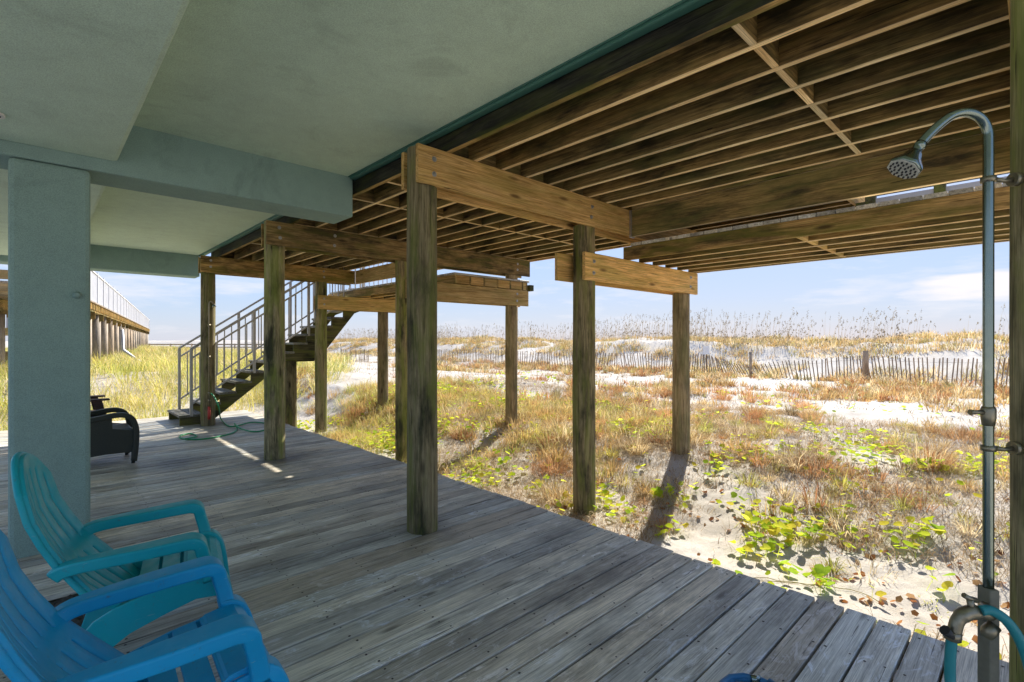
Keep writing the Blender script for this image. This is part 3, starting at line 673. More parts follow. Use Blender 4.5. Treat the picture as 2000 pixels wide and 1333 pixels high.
# ================================================================== resin adirondack chairs
def lerp_tab(tab, z):
    for (a, b), (c, d) in zip(tab[:-1], tab[1:]):
        if z <= c: return b + (d - b) * (z - a) / (c - a)
    return tab[-1][1]
def adirondack(name, label, mat, loc, rz):
    t = thing(name, label, 'chair', loc, rz, 'resin adirondack chairs on the deck')
    # backrest: curved slotted shell
    ftab = [(.22, -.20), (.28, -.27), (.34, -.335), (.40, -.39), (.46, -.435), (.53, -.485), (.62, -.535), (.72, -.58), (.84, -.610), (.98, -.635)]
    wtab = [(.22, .20), (.27, .225), (.34, .27), (.41, .28), (.48, .262), (.58, .25), (.70, .235), (.85, .215), (.98, .20)]
    cols = []; ns = 6; sl = .038; wslat = (2 - sl * (ns - 1)) / ns; s = -1
    for i in range(ns):
        for q in range(4): cols.append((s + wslat * q / 3., 'a' if q < 3 else 'slot'))
        s += wslat + sl
    S_ = [c_[0] for c_ in cols]; slot = [i for i, c_ in enumerate(cols[:-1]) if c_[1] == 'slot']
    R_ = 44; vs = []; fs = []; sm = []
    for j in range(R_ + 1):
        tt = j / R_
        for s in S_:
            zt = .972 - .135 * abs(s) ** 2.3; z = .23 + tt * (zt - .23)
            wd = lerp_tab(wtab, z); f = lerp_tab(ftab, z) - .045 * (1 - s * s) * (1 - .5*tt)
            vs.append((f, s * wd, z))
    nc = len(S_)
    for j in range(R_):
        tt = j / R_
        for i in range(nc - 1):
            if i in slot and (.03 < tt < .30 or .40 < tt < .90): continue
            fs.append((j*nc+i, j*nc+i+1, (j+1)*nc+i+1, (j+1)*nc+i))
    mb = MB(); mb.add(vs, fs, True); o = obj('backrest', mb, mat, t)
    so = o.modifiers.new('s', 'SOLIDIFY'); so.thickness = .03; so.offset = 0
    bv = o.modifiers.new('b', 'BEVEL'); bv.width = .003; bv.segments = 1; bv.limit_method = 'ANGLE'
    # raised outer lip round the back
    lip = []
    for j in range(8, R_ + 1): lip.append(Vector(vs[j*nc]) + Vector((-.012, 0, 0)))
    for i in range(nc): lip.append(Vector(vs[R_*nc+i]) + Vector((-.012, 0, 0)))
    for j in range(R_, 7, -1): lip.append(Vector(vs[j*nc+nc-1]) + Vector((-.012, 0, 0)))
    obj('back_rim', MB().tube(lip, .013, 8), mat, t)
    # seat slats
    def zs(f): return .275 + .105 * max(0, min(1, (f + .40) / .40)) ** .8
    f = -.235; k = 0
    while f < -.03:
        a, b = f, f + .077
        pts = [(a + (b - a)*q/3, zs(a + (b-a)*q/3)) for q in range(4)]
        poly = pts + [(x, z - .016) for x, z in pts[::-1]]
        obj('seat_slat', MB().prism(poly, 'Y', -.245, .245), mat, t, bev=.004); f += .091; k += 1
    # rolled front lip
    arc = [(-.035, .378), (.03, .39), (.065, .392), (.095, .375), (.115, .34), (.125, .29), (.13, .22)]
    poly = arc + [(x - .014, z - .012) for x, z in arc[::-1]]
    obj('front_apron', MB().prism(poly, 'Y', -.245, .245), mat, t, bev=.005)
    for s in (-1, 1):
        y = .292 * s
        P = [(-.50, .248*s, .495), (-.475, .262*s, .512), (-.41, .28*s, .528), (-.2, y, .541), (-.06, y, .549), (-.012, y, .548), (.014, y, .530), (.024, y*.99, .49), (.04, y*.96, .43), (.055, y*.93, .35)]
        W_ = [(.026, .03), (.030, .028), (.036, .026), (.050, .026), (.055, .026), (.055, .027), (.052, .027), (.044, .026), (.036, .027), (.034, .03)]
        C = catmull(P, 4); WW = []
        for i in range(len(P) - 1):
            for q in range(4): WW.append(tuple(W_[i][e] + (W_[i+1][e]-W_[i][e])*q/4 for e in (0, 1)))
        WW.append(W_[-1])
        obj('armrest', MB().tube(C, 1, 16, sq=WW, upv=(0, 1, 0)), mat, t).modifiers.new('wn', 'WEIGHTED_NORMAL')
        # front leg with rounded face
        P = [(.02, .262*s, .385), (.06, .266*s, .388), (.10, .27*s, .355), (.125, .272*s, .27), (.14, .275*s, .13), (.155, .278*s, 0)]
        W_ = [(.022, .02), (.036, .02), (.042, .022), (.042, .024), (.038, .026), (.034, .026)]
        C = catmull(P, 4); WW = []
        for i in range(len(P) - 1):
            for q in range(4): WW.append(tuple(W_[i][e] + (W_[i+1][e]-W_[i][e])*q/4 for e in (0, 1)))
        WW.append(W_[-1])
        obj('front_leg', MB().tube(C, 1, 16, sq=WW, upv=(0, 1, 0)), mat, t).modifiers.new('wn', 'WEIGHTED_NORMAL')
        poly = [(.11, .345), (.05, .372), (-.15, .345), (-.30, .305), (-.38, .262), (-.43, .20), (-.47, .10), (-.50, 0), (-.40, 0), (-.375, .06), (-.33, .12), (-.25, .175), (-.13, .22), (.0, .26), (.12, .25)]
        y0_ = .246 if s > 0 else -.262
        obj('side_rail', MB().prism(poly, 'Y', y0_, y0_ + .016), mat, t, bev=.004)
    return t
adirondack('adirondack_chair', 'teal plastic adirondack chair in front of the green column', 'teal', (.60, 3.0, 0), math.radians(-11))
adirondack('adirondack_chair', 'bright blue plastic adirondack chair cut off at the lower left corner', 'blue', (.512, 2.075, 0), math.radians(-4))
# ================================================================== wicker chair and dark wooden chair
t = thing('wicker_armchair', 'dark wicker armchair half hidden behind the green column', 'chair', (0, 7.57, 0))
for yo in (0, .62):
    P = [(.865, yo, .03), (.882, yo, .2), (.888, yo, .37), (.875, yo, .47), (.84, yo, .55), (.77, yo, .59), (.68, yo, .595), (.55, yo, .575), (.4, yo, .56), (.2, yo, .60), (.12, yo, .72), (.08, yo, .9)]
    obj('arm_roll', MB().tube(catmull(P, 4), 1, 12, sq=(.05, .028), upv=(0, 1, 0)), 'wicker', t)
    pl = [(.865, .14), (.878, .40), (.66, .44), (.655, .575), (.4, .55), (.14, .6), (.14, .06), (.4, .13), (.6, .145)]
    obj('side_panel', MB().prism(pl, 'Y', yo - .02, yo + .02), 'wicker', t)
obj('seat', MB().box((.15, .02, .30), (.87, .60, .42)), 'wicker', t, bev=.03)
obj('backrest', MB().box((.06, .0, .2), (.16, .62, .95)), 'wicker', t, bev=.04)
for x in (.86, .16):
    for y in (.01, .61): obj('leg', MB().tube([(x, y, 0), (x, y, .2)], .02, 10), 'wicker', t)
t = thing('wooden_chair', 'dark wooden chair with flat arms behind the wicker armchair', 'chair', (0, 9.88, 0))
for y in (-.33, .33):
    obj('armrest', MB().box((.1, y - .07, .60), (.80, y + .07, .625)), 'darkwood', t, bev=.008)
    obj('front_leg', MB().bar((.66, y, .6), (.80, y, 0), .04, .1), 'darkwood', t)
    obj('rear_leg', MB().bar((.60, y*.9, .38), (-.1, y*.9, 0), .04, .1), 'darkwood', t)
for k in range(5): obj('seat_slat', MB().box((.62 - .11*k, -.29, .385 - .03*k), (.71 - .11*k, .29, .405 - .03*k)), 'darkwood', t)
for k in range(5): obj('back_slat', MB().bar((.16, -.24 + .12*k, .28), (-.12, -.24 + .12*k, 1.0), .1, .02, up=(1, 0, 0)), 'darkwood', t)

# ================================================================== sand fences
def sandfence(pts, label, pitch=.126, h=1.03, tilt=None, group=None):
    t = thing('sand_fence', label, 'fence', (0, 0, 0), group='slatted sand fences on the beach')
    me = MB().box((-.0055, -.019, 0), (.0055, .019, h)).mesh('fence_slat')
    P = [Vector(p) for p in pts]; seg = [(b - a).length for a, b in zip(P[:-1], P[1:])]; tot = sum(seg)
    s = 0; i = 0; cnt = 0; wires = {.25: [], .85: []}
    while s < tot and cnt < 300:
        r = s; i = 0
        while i < len(seg) - 1 and r > seg[i]: r -= seg[i]; i += 1
        p = P[i].lerp(P[i+1], min(1, r / seg[i])); d = (P[i+1] - P[i]).normalized()
        z = float(terrain(p.x, p.y)); tl, sag = tilt(s / tot) if tilt else (0, 0)
        wob = .05 * math.sin(s * 1.3) + random.uniform(-.05, .05)
        o = link('fence_slat', me, 'fence', t, (p.x + .06*math.sin(s*.9), p.y, z - .06 - sag + random.uniform(-.03, .03)),
                 (tl + wob, random.uniform(-.04, .04), math.atan2(d.y, d.x) - math.pi/2))
        for wz in wires: wires[wz].append((p.x + .06*math.sin(s*.9), p.y - math.sin(tl + wob) * h * wz, z - .06 - sag + h*wz*math.cos(tl)))
        s += pitch; cnt += 1
    for wz in wires:
        if len(wires[wz]) > 2: obj('wire', MB().tube(wires[wz], .004, 4), 'nail', t)
    return t
def tl(f):     # leaning, sagging stretch in the middle
    a = max(0, 1 - abs(f - .62) / .16); return (-.55 * a - .12 * math.sin(f * 21), .28 * a)
sandfence([(23.9, -3), (23.7, 4.5), (23.4, 10.7), (22.6, 15.2)], 'near stretch of slatted sand fence on the right with a leaning section', tilt=tl)
sandfence([(22.3, 15.4), (20.8, 19.3), (20.0, 22.6), (20.4, 27.4), (21.6, 33.0)], 'middle stretch of slatted sand fence between the centre post and the sunlit post', pitch=.15, tilt=lambda f: (.12*math.sin(f*30), 0))
sandfence([(17.5, 33.5), (17.2, 37.5)], 'short sand fence panel standing on bare white sand right of the stairs', pitch=.12, h=1.0, tilt=lambda f: (.1*math.sin(f*40), 0))
for x, y, l in ((23.6, 4.7, 'squat fence post in the sand fence at the right'), (23.45, 9.0, 'thin fence post where the sand fence starts to lean')):
    z = float(terrain(x, y)); r = .11 if y < 5 else .06
    tag(obj('fence_post', MB().tube([(x, y, z - .2), (x, y, z + .6), (x + .01, y, z + 1.17)], [r, r, r*.95], 12), 'fence'), l, 'post')
zz = float(terrain(23.3, 11.2)); sg = thing('warning_sign', 'small white blank looking sign board at the sand fence', 'sign', (23.3, 11.0, zz))
obj('board', MB().box((-.01, -.16, .95), (.01, .16, 1.35)), 'signw', sg); obj('stake', MB().box((.011, -.02, -.2), (.04, .02, 1.3)), 'fence', sg)

# ================================================================== raised boardwalk of the neighbour
A = Vector((.2, 14.8, 0)); B = Vector((8.9, 66.5, 0)); dv = (B - A); Lw = dv.length; dv.normalize(); nv = Vector((-dv.y, dv.x, 0))
bw = thing('raised_boardwalk', 'long raised boardwalk on pilings with white picket railing receding at the far left', 'boardwalk', (A.x, A.y, 0), math.atan2(dv.y, dv.x))
obj('stringer_beam', MB().box((0, -.02, 2.45), (Lw, .02, 2.70)), 'joist', bw)
obj('stringer_beam', MB().box((0, 1.85, 2.45), (Lw, 1.89, 2.70)), 'joist', bw)
bw_b = MB(); me = MB().box((-.07, -.14, 2.702), (.07, 2.0, 2.742)).mesh('walk_board')
nb = 0
s = .1
while s < Lw - .1 and nb < 300: link('walk_board', me, 'palewood', bw, (s, 0, 0)); s += .17; nb += 1
s = .4
while s < Lw:
    link('joist_end', bpy.data.meshes.get('jend') or MB().box((-.05, -.10, 2.50), (.05, -.022, 2.70)).mesh('jend'), 'pine', bw, (s, 0, 0)); s += .42
k = 0
pm = MB().tube([(0, 0, 0), (0, 0, 2.45)], .13, 12).mesh('piling')
s = 2.0
while s < Lw:
    p = A + dv * s; z = float(terrain(p.x, p.y))
    for yo in (.12, 1.75): link('piling', pm, 'palewood', bw, (s + (.3 if yo > 1 else 0), yo, 0))
    obj('cross_beam', MB().box((s - .1, -.1, 2.2), (s - .05, 2.0, 2.448)), 'joist', bw) if k % 1 == 0 else None
    s += 2.45; k += 1
obj('top_rail', MB().box((0, -.08, 3.74), (Lw, .01, 3.78)), 'whitepaint', bw)
obj('bottom_rail', MB().box((0, -.05, 2.80), (Lw, -.01, 2.86)), 'whitepaint', bw)
pk = MB(); s = .05
while s < Lw: pk.box((s, -.055, 2.78), (s + .055, -.035, 3.74)); s += .115
tag(obj('pickets', pk, 'whitepaint', bw), kind='stuff')
me = MB().box((-.045, -.08, 2.7), (.045, -.01, 3.85)).mesh('rail_post'); s = .5
while s < Lw: link('rail_post', me, 'whitepaint', bw, (s, 0, 0)); s += 1.83
# drain pipe leaning in the grass
tag(obj('drain_pipe', MB().tube([(3.05, 22.4, .45), (2.7, 22.9, .8), (2.35, 23.3, 1.15), (2.32, 23.35, 1.9)], .05, 10), 'galv'), 'pale downpipe slanting into the grass below the raised boardwalk', 'pipe')
# low distant boardwalk beyond the grass
fb = thing('low_boardwalk', 'low weathered boardwalk rail crossing behind the grass field', 'boardwalk', (8.9, 66.5, 0), math.radians(-47))
for z in (.75, 1.05): obj('rail', MB().box((0, -.03, z), (15, .03, z + .12)), 'palewood', fb)
for k in range(7): obj('rail_post', MB().box((k*2.4, -.06, 0), (k*2.4 + .12, .06, 1.2)), 'palewood', fb)
# neighbour's timber stair seen in the slit left of the column
nb_ = thing('timber_deck', 'orange timber of a neighbouring deck in the slit left of the column', 'deck', (0, 22.8, 0))
for z0, z1, m_ in ((3.45, 3.75, 'pine'), (3.1, 3.4, 'pine'), (2.5, 3.05, 'pine'), (1.65, 1.9, 'pine'), (.85, 1.15, 'pine')):
    timber('beam_board', -4, .6, -.1, -.06, z0, z1, m_, nb_, 'X')
for k in range(18): obj('baluster', MB().box((-3.8 + .24*k, -.05, 1.9), (-3.74 + .24*k, .0, 2.5)), 'whitepaint', nb_)
for x in (-3.6, .2): obj('post', MB().tube([(x, .1, -.3), (x, .1, 3.6)], .12, 12), 'palewood', nb_)

# ================================================================== vegetation
def tri_mesh(name, V, F, C, mat):
    me = bpy.data.meshes.new(name); V = V.astype('f4'); F = F.astype('i4')
    me.vertices.add(len(V)); me.vertices.foreach_set('co', V.ravel())
    me.loops.add(F.size); me.loops.foreach_set('vertex_index', F.ravel())
    me.polygons.add(len(F)); me.polygons.foreach_set('loop_start', np.arange(0, F.size, 3, dtype='i4')); me.polygons.foreach_set('loop_total', np.full(len(F), 3, 'i4'))
    me.update(); a = me.color_attributes.new('Col', 'FLOAT_COLOR', 'POINT')
    a.data.foreach_set('color', np.concatenate([C, np.ones((len(C), 1))], 1).astype('f4').ravel())
    me.materials.append(M[mat]); return me
def blades(X, Y, h, wd, lean, C, z=None, az=None, curl=1.0):
    n = len(X); z = terrain(X, Y) - .01 if z is None else z
    a = rs.rand(n) * 6.283 if az is None else az
    wa = a + 1.57 + rs.randn(n) * .6
    P = np.stack([X, Y, z], 1); W_ = np.stack([np.cos(wa), np.sin(wa), 0*wa], 1) * (wd / 2)[:, None]
    D = np.stack([np.cos(a), np.sin(a), 0*a], 1)
    l = (lean * h)[:, None]; H_ = h[:, None]; up = np.array([[0, 0, 1.]])
    vert = np.sqrt(np.clip(1 - lean**2, .02, 1))[:, None]
    mid = P + D * l * .32 + up * H_ * .55 * vert ** .3
    tip = P + D * l * (1.0 * curl) + up * H_ * vert
    V = np.stack([P - W_, P + W_, mid - W_*.8, mid + W_*.8, tip], 1).reshape(-1, 3)
    i = (np.arange(n) * 5)[:, None]
    F = np.concatenate([i + [0, 1, 3], i + [0, 3, 2], i + [2, 3, 4]])
    return V, F, np.repeat(C, 5, 0)
def scatter(n, x0, x1, y0, y1, marg=.18, dpow=1.0):
    """positions inside a wide wedge in front of the camera, denser near"""
    X = x0 + (x1 - x0) * rs.rand(n) ** dpow; Y = y0 + (y1 - y0) * rs.rand(n)
    d = X*FX + Y*FY; l = X*RX + Y*RY; ok = (d > .5) & (np.abs(l / np.maximum(d, .1)) < 1.02 + marg)
    return X[ok], Y[ok]
def palette(cols, n, var=.25):
    c = np.array(cols)[rs.randint(len(cols), size=n)] * (1 + var * (rs.rand(n, 1) * 2 - 1)); return np.clip(c, 0, 1)
GOLD = [(.66, .46, .20), (.58, .38, .15), (.70, .56, .32), (.50, .33, .13), (.78, .64, .40), (.48, .42, .15)]
GREENY = [(.62, .56, .14), (.50, .50, .12), (.70, .60, .26), (.66, .54, .18), (.76, .66, .38), (.44, .48, .13)]
RED = [(.52, .27, .12), (.42, .20, .09), (.58, .34, .16)]
STRAW = [(.48, .38, .24), (.36, .26, .15), (.56, .47, .33), (.28, .19, .11), (.42, .30, .18)]
def stuffobj(name, me, label, cat):
    o = bpy.data.objects.new(name, me); sc.collection.objects.link(o); return tag(o, label, cat, kind='stuff')
class Acc:
    def __init__(s): s.V = []; s.F = []; s.C = []; s.n = 0
    def add(s, V, F, C): s.V.append(V); s.F.append(F + s.n); s.C.append(C); s.n += len(V)
    def mesh(s, name, mat): return tri_mesh(name, np.concatenate(s.V), np.concatenate(s.F), np.concatenate(s.C), mat)

# clump centres so the grass reads as tussocks
def tussocks(acc, CX, CY, per, rad, hmean, pal, wd=.007, lean=.45):
    n = len(CX); k = np.repeat(np.arange(n), per); r = np.sqrt(rs.rand(len(k))) * rad[k] if hasattr(rad, '__len__') else np.sqrt(rs.rand(len(k))) * rad
    a = rs.rand(len(k)) * 6.283; X = CX[k] + r*np.cos(a); Y = CY[k] + r*np.sin(a)
    hs = (hmean[k] if hasattr(hmean, '__len__') else hmean) * (.45 + .75 * rs.rand(len(k)))
    rr = r / (rad[k] if hasattr(rad, '__len__') else rad)
    ln = np.clip(lean * (.3 + rr) + .15 * rs.randn(len(k)), 0, .93)
    base_c = palette(pal, n, .2)[k]; C = np.clip(base_c * (.75 + .5*rs.rand(len(k), 1)), 0, 1)
    wv = (wd[k] if hasattr(wd, '__len__') else wd) * (.7 + .6*rs.rand(len(k)))
    acc.add(*blades(X, Y, hs, wv, ln, C, az=a + rs.randn(len(k))*.5))
# --- mid field between posts and fence
acc = Acc()
X, Y = scatter(9000, 5.2, 24, -6, 40); m_ = fbm(X*.28 + 40, Y*.28) * .55 + fbm(X*.9 + 4, Y*.75 + 2) * .45; d = np.hypot(X, Y)
keep = (m_ + .07*smooth(7, 5, X) - .05*smooth(9, 12, X)*smooth(19, 16, X) + .07*smooth(20, 22, X)*smooth(26,24,X) > .548 + .03*rs.randn(len(X)))
# keep the bare sand right of the stairs bare
bare = (np.abs((X*RX + Y*RY)/(X*FX + Y*FY) + .31) < .075) & (d > 13.5)
keep &= ~bare; X, Y, d = X[keep], Y[keep], d[keep]
tussocks(acc, X, Y, 26, .09 + .20*rs.rand(len(X))**2, .10 + .010*d*rs.rand(len(X)) + .20*rs.rand(len(X))**1.5, GOLD + RED[:2] + [(.40, .36, .16)], .004 + .0008*d, .7)
X, Y = scatter(9000, 8, 25, -6, 40); keep = fbm(X*1.3, Y*1.1) > .52; X, Y = X[keep], Y[keep]
tussocks(acc, X, Y, 5, .25, .10 + .1*rs.rand(len(X)), STRAW, .014, .93)
stuffobj('dune_grass', acc.mesh('dune_grass', 'grass'), 'tufts of golden dry grass over the white sand up to the fence', 'grass')
# --- dune face and crest
acc = Acc()
X, Y = scatter(15000, 25, 40, -12, 75); m_ = fbm(X*.5 + 11, Y*.4)
keep = m_ + .12*smooth(29.5, 31.5, X) > .50; X, Y = X[keep], Y[keep]; d = np.hypot(X, Y)
tussocks(acc, X, Y, 12, .18 + .3*rs.rand(len(X)), .14 + .34*rs.rand(len(X))**1.5, GOLD + [(.36, .30, .13)], .012 + .0004*d, .5)
stuffobj('crest_grass', acc.mesh('crest_grass', 'grass'), 'dry grass tufts on the face and crest of the far dune', 'grass')
# --- sea oats on the crest
acc = Acc()
def oats(X, Y, h, scale=1.0):
    n = len(X); z = terrain(X, Y) - .02; az = 4.0 + rs.randn(n) * .5     # wind pushes the heads one way
    C = palette([(.30, .24, .15), (.38, .31, .20), (.26, .20, .13)], n, .2)
    ln = .12 + .18*rs.rand(n)
    acc.add(*blades(X, Y, h, np.full(n, .010*scale), ln, C, z=z, az=az))
    D = np.stack([np.cos(az), np.sin(az), 0*az], 1); vert = np.sqrt(1 - ln**2)
    top = np.stack([X, Y, z + h*vert], 1) + D * (ln*h)[:, None]
    for q in range(5):
        f = (.06 + .055*q); c = top - np.array([[0, 0, 1]])*(f*.8*h[:, None]*.55) - D*(f*h*.12)[:, None] + rs.randn(n, 3)*.012
        s_ = (.016 + .012*rs.rand(n))*scale*(1.0 if q else .8)
        a2 = az + rs.randn(n)*.9; E = np.stack([np.cos(a2), np.sin(a2), -.35 + 0*a2], 1)*(s_*2.6)[:, None]; U = np.array([[0, 0, 1.]])*(s_*1.2)[:, None]
        G = np.stack([-np.sin(a2), np.cos(a2), 0*a2], 1)*(s_*.9)[:, None]
        V = np.stack([c - U*.6, c + E + G*.4, c + U*.8, c + E*.3 + G], 1).reshape(-1, 3); i = (np.arange(n)*4)[:, None]
        acc.add(V, np.concatenate([i + [0, 1, 2], i + [0, 1, 3]]), np.repeat(C*.9, 4, 0))
X, Y = scatter(6500, 29.5, 36, -12, 75); m_ = fbm(X*.35 + 70, Y*.35 + 8)
keep = m_ > .5; X, Y = X[keep], Y[keep]
oats(X, Y, .45 + 1.6*rs.rand(len(X))**2*(.4 + m_[keep]), 1.15)
X, Y = scatter(500, 7.5, 22, 2, 34); keep = ((X*RX + Y*RY)/(X*FX + Y*FY) < .35); X, Y = X[keep], Y[keep]; oats(X, Y, .55 + .6*rs.rand(len(X)), .75)
X, Y = scatter(380, 22, 48, 26, 85); oats(X, Y, 1.1 + .9*rs.rand(len(X)), 1.6)
stuffobj('sea_oats', acc.mesh('sea_oats', 'grass'), 'sea oats with nodding seed heads standing along the dune crest', 'sea oats')
# --- yellow green field at the left, beyond the deck
acc = Acc()
X, Y = scatter(5200, -6, 9, 11.9, 60, dpow=1.0); keep = (Y > 12.0) & ~((X > 3.3) & (Y < 13.5)) & (X*RX + Y*RY < -.33*(X*FX + Y*FY)); X, Y = X[keep], Y[keep]; d = np.hypot(X, Y)
tussocks(acc, X, Y, 34, .25 + .3*rs.rand(len(X)), .38 + .30*rs.rand(len(X)), GREENY, .005 + .0005*d, .7)
X, Y = scatter(1500, 2, 20, 24, 75); keep = (X*RX + Y*RY < -.33*(X*FX + Y*FY)); X, Y = X[keep], Y[keep]
tussocks(acc, X, Y, 26, .5, .7, GREENY[2:] + [(.55, .40, .18)], .03, .5)
stuffobj('grass_field', acc.mesh('grass_field', 'grass'), 'thick yellow green grass field between the stairs and the raised boardwalk', 'grass')
# --- grass and green near the deck edge
acc = Acc()
X, Y = scatter(1500, 3.6, 8.5, 3.8, 12.5); m_ = fbm(X*.7 + 2, Y*.7)
keep = (m_ + .20*smooth(5.5, 8.0, Y) + .15*smooth(4.5, 6.5, X)> .60); X, Y = X[keep], Y[keep]
tussocks(acc, X, Y, 42, .10 + .14*rs.rand(len(X)), .14 + .22*rs.rand(len(X)), GREENY + GOLD[:4], .006, .75)
X, Y = scatter(1500, 4.4, 11, -3, 6.5); m_ = fbm(X*.6 + 22, Y*.6 + 4)*.5 + .5*fbm(X*1.9, Y*1.9 + 6)
keep = (m_ + .12*smooth(4.6, 6.2, X) - .05*smooth(8.5, 10, X) > .60); X, Y = X[keep], Y[keep]
tussocks(acc, X, Y, 60, .05 + .15*rs.rand(len(X))**2, (.06 + .26*rs.rand(len(X))**1.6)*(.55 + .45*smooth(4.5, 7, X)), GOLD + GREENY[:2] + RED[:1] + STRAW[:2], .006, .88)
X, Y = scatter(260, 4.6, 13, -3, 12); keep = fbm(X*.5 + 3, Y*.5 + 71) > .47; X, Y = X[keep], Y[keep]
tussocks(acc, X, Y, 170, .09 + .13*rs.rand(len(X)), .18 + .22*rs.rand(len(X)), GOLD[:4] + RED + [(.34, .27, .14), (.40, .30, .16)], .006, .85)
stuffobj('grass_tufts', acc.mesh('grass_tufts', 'grass'), 'mixed green and golden grass tufts around the posts beyond the deck', 'grass')
# --- straw litter
acc = Acc()
X, Y = scatter(110000, 3.55, 11, -3, 11, dpow=1.25); m_ = fbm(X*1.1 + 5, Y*1.1 + 9)
keep = m_ + .15*smooth(4.2, 5.5, X) - .10*smooth(3.9, 3.4, X) + .04*rs.randn(len(X)) > .57; X, Y = X[keep], Y[keep]; n = len(X)
acc.add(*blades(X, Y, .06 + .16*rs.rand(n), .003 + .003*rs.rand(n), .90 + .09*rs.rand(n), palette(STRAW, n, .3), z=terrain(X, Y) + .004 + .012*rs.rand(n)))
stuffobj('straw_litter', acc.mesh('straw_litter', 'grass'), 'dry straw litter lying on the sand near the deck', 'litter')
# --- fallen brown leaves
def discs(X, Y, r, hgt, C, tilt=.5, notch=False, n8=8):
    n = len(X); z = terrain(X, Y); nrm = np.stack([tilt*rs.randn(n), tilt*rs.randn(n), np.ones(n)], 1); nrm /= np.linalg.norm(nrm, axis=1)[:, None]
    a = np.cross(nrm, np.array([[0, 1., 0.]])); a /= np.linalg.norm(a, axis=1)[:, None]; b = np.cross(nrm, a)
    c = np.stack([X, Y, z + hgt], 1); ph = rs.rand(n)*6.283; vs = [c - nrm*(r*.18)[:, None]]
    for k in range(n8):
        t_ = ph + k*6.283/n8; rr = r*(1 + .08*rs.randn(n))
        if notch and k == 0: rr = rr*.72
        vs.append(c + (a*np.cos(t_)[:, None] + b*np.sin(t_)[:, None])*rr[:, None])
    V = np.stack(vs, 1).reshape(-1, 3); i = (np.arange(n)*(n8+1))[:, None]
    F = np.concatenate([i + [0, k+1, (k+1) % n8 + 1] for k in range(n8)]); return V, F, np.repeat(C, n8+1, 0)
acc = Acc()
X, Y = scatter(2600, 3.5, 9, -3, 9, dpow=1.3); m_ = fbm(X*1.4 + 50, Y*1.4); keep = m_ > .5; X, Y = X[keep], Y[keep]; n = len(X)
acc.add(*discs(X, Y, .012 + .02*rs.rand(n), .01 + .01*rs.rand(n), palette([(.36, .15, .05), (.42, .20, .08), (.26, .11, .05), (.45, .28, .14)], n), .7, n8=5))
stuffobj('dead_leaves', acc.mesh('dead_leaves', 'grass'), 'scattered russet dead leaves on the sand', 'leaves')
# --- pennywort: patches; the biggest clumps are plants of their own
LEAFC = [(.55, .66, .04), (.64, .72, .06), (.46, .60, .04), (.68, .70, .08), (.34, .50, .05), (.66, .58, .07)]
def penny(acc, X, Y, rmin, rmax, hmax):
    n = len(X); r = rmin + (rmax - rmin)*rs.rand(n); hh = .03 + hmax*rs.rand(n); C = palette(LEAFC, n, .15)
    acc.add(*discs(X, Y, r, hh, C, .38, True, 10))
    acc.add(*blades(X, Y, hh, np.full(n, .003), np.full(n, .05), C*.7))
acc = Acc()
X, Y = scatter(9500, 3.55, 9.5, -2.5, 11, dpow=1.15); m_ = fbm(X*1.15 + 80, Y*1.15 + 12)
keep = m_ + .09*smooth(4.5, 7, Y) > .605; X, Y = X[keep], Y[keep]; penny(acc, X, Y, .018, .042, .10)
X, Y = scatter(2200, 4.2, 7.5, 6.8, 11.3); m_ = fbm(X*.9 + 8, Y*.9 + 60); keep = m_ > .5; X, Y = X[keep], Y[keep]; penny(acc, X, Y, .02, .045, .22)
X, Y = scatter(420, 9, 14, 0, 14); m_ = fbm(X*.6 + 8, Y*.6 + 6); keep = m_ > .6; X, Y = X[keep], Y[keep]; penny(acc, X, Y, .03, .06, .15)
for q in range(70):
    x = 3.6 + 4.2*rs.rand()**1.3; y = -1.5 + 9*rs.rand(); a = rs.rand()*6.28; pts = []
    for k in range(14):
        pts.append((x, y)); a += rs.randn()*.35; x = max(3.4, x + .07*math.cos(a)); y += .07*math.sin(a)
    px_ = np.array([p[0] for p in pts]); py_ = np.array([p[1] for p in pts]); pz = terrain(px_, py_) + .008; n = len(px_)
    dxy = np.gradient(np.stack([px_, py_], 1), axis=0); dxy /= np.linalg.norm(dxy, axis=1)[:, None]; nn = np.stack([-dxy[:, 1], dxy[:, 0]], 1)*.0028
    V = np.concatenate([np.stack([px_ - nn[:, 0], py_ - nn[:, 1], pz], 1), np.stack([px_ + nn[:, 0], py_ + nn[:, 1], pz + .003], 1)])
    i_ = np.arange(n - 1)[:, None]; acc.add(V, np.concatenate([i_ + [0, 1, n + 1], i_ + [0, n + 1, n]]), np.tile([[.26, .22, .08]], (2*n, 1)))
    sel = rs.rand(n) < .5; penny(acc, px_[sel] + .02*rs.randn(sel.sum()), py_[sel] + .02*rs.randn(sel.sum()), .018, .038, .07)
stuffobj('pennywort', acc.mesh('pennywort', 'leaf'), 'scattered round yellow green leaves creeping over the sand', 'ground cover')
clumps = [((1530, 1050), .30, 46, 'largest clump of round green leaves, in the sand beside the near deck edge'),
          ((1480, 1085), .20, 26, 'clump of round leaves touching the deck edge left of the largest clump'),
          ((1575, 1135), .13, 10, 'small group of round leaves close to the deck boards below the largest clump'),
          ((1790, 1085), .17, 18, 'clump of round leaves in the straw near the shower pipe'),
          ((1800, 985), .22, 18, 'clump of round leaves beside a dry grass tuft left of the shower pipe'),
          ((965, 915), .35, 26, 'patch of round leaves just right of the centre post'),
          ((1290, 985), .22, 12, 'round leaves growing in the dark shadow stripe of the sunlit post'),
          ((1840, 1160), .10, 5, 'few round leaves near the tap'),
          ((1060, 960), .25, 14, 'small leaf patch against the deck edge left of the mossy sand post')]
leaf_me = []
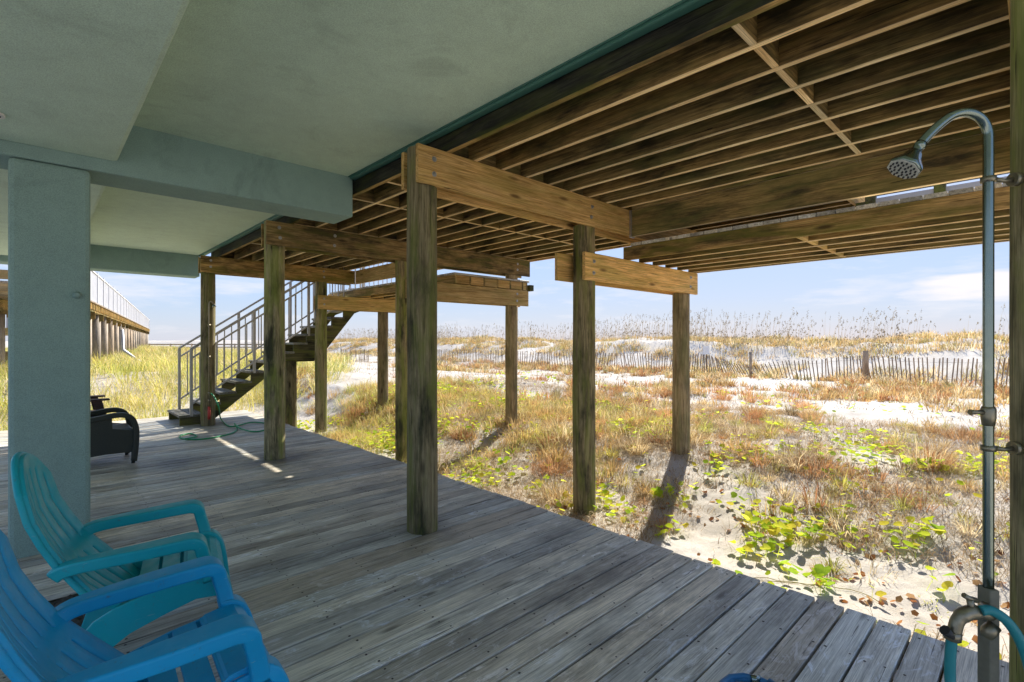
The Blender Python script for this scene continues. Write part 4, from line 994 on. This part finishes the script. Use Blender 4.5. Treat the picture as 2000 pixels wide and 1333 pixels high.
for q in range(6):
    r0 = .030 + .004*q; V = [(0, 0, -.006)]; F = []
    for k in range(14):
        t_ = k*2*math.pi/14; rr = r0*(1 + .07*math.sin(3*t_ + q)) * (.55 if k == 0 else 1)
        V.append((rr*math.cos(t_), rr*math.sin(t_), .006*math.sin(2*t_ + q)))
    F = [(0, k+1, (k+1) % 14 + 1) for k in range(14)]; o_ = len(V)
    V += [(-.0016, 0, -.006), (.0016, 0, -.006), (.014, .004, -.16), (.011, .004, -.16)]; F += [(o_, o_+1, o_+2), (o_, o_+2, o_+3)]
    leaf_me.append(tri_mesh('leaf', np.array(V, float), np.array(F), np.tile([LEAFC[q]], (len(V), 1)) * (.85 + .3*rs.rand(len(V), 1)), 'leaf'))
for (u, v), r, n, lab in clumps:
    gx_, gy_, _ = gz(u, v, -.33); gx_ = max(gx_, 3.42); gz_ = float(terrain(gx_, gy_))
    root = thing('pennywort_plant', lab, 'plant', (gx_, gy_, gz_), group='clumps of round leaves near the deck')
    for k in range(n):
        rr = math.sqrt(random.random())*r; a = random.random()*6.283
        x = max(gx_ + rr*math.cos(a), 3.31 + .05*random.random()); y = gy_ + rr*math.sin(a)*1.1
        q = random.randrange(6); o = bpy.data.objects.new('leaf', leaf_me[q]); sc.collection.objects.link(o); o.parent = root
        o.location = (x - gx_, y - gy_, float(terrain(x, y)) - gz_ + random.uniform(.04, .15))
        o.rotation_euler = (random.gauss(0, .38), random.gauss(0, .38), random.random()*6.28); o.scale = [random.uniform(.75, 1.3)]*3
tf = [((1600, 945), .30, .20, RED, 240, 'russet red wispy tuft in the open sand right of the shadow stripe'),
      ((1090, 975), .20, .34, GOLD[1:4] + STRAW[1:2], 220, 'brown dry tuft at the foot of the mossy sand post'),
      ((1345, 890), .24, .30, GOLD, 200, 'golden tuft around the foot of the sunlit post'),
      ((1815, 950), .16, .42, GOLD + RED[:1], 160, 'upright thin tuft with green base left of the shower pipe'),
      ((1235, 890), .20, .28, STRAW, 200, 'pale brown tuft between the mossy sand post and the sunlit post'),
      ((1560, 930), .28, .30, STRAW + RED[:1], 240, 'larger brown tuft behind the russet one'),
      ((1455, 905), .24, .30, GOLD[:3] + STRAW[:2], 220, 'bushy dry tuft right of the sunlit post')]
for (u, v), r, h, pal, n, lab in tf:
    gx_, gy_, _ = gz(u, v, -.15 if v < 960 else -.3); acc = Acc(); tussocks(acc, np.array([gx_]), np.array([gy_]), n, np.array([r]), np.array([h]), pal, .006, .8)
    tussocks(acc, np.array([gx_, gx_+.08, gx_-.07]), np.array([gy_, gy_-.1, gy_+.1]), n//3, np.array([r*.7]*3), np.array([h]*3), pal, .005, .7)
    o = bpy.data.objects.new('grass_tuft', acc.mesh('grass_tuft', 'grass')); sc.collection.objects.link(o); tag(o, lab, 'grass tuft', 'single dry grass tufts near the deck')
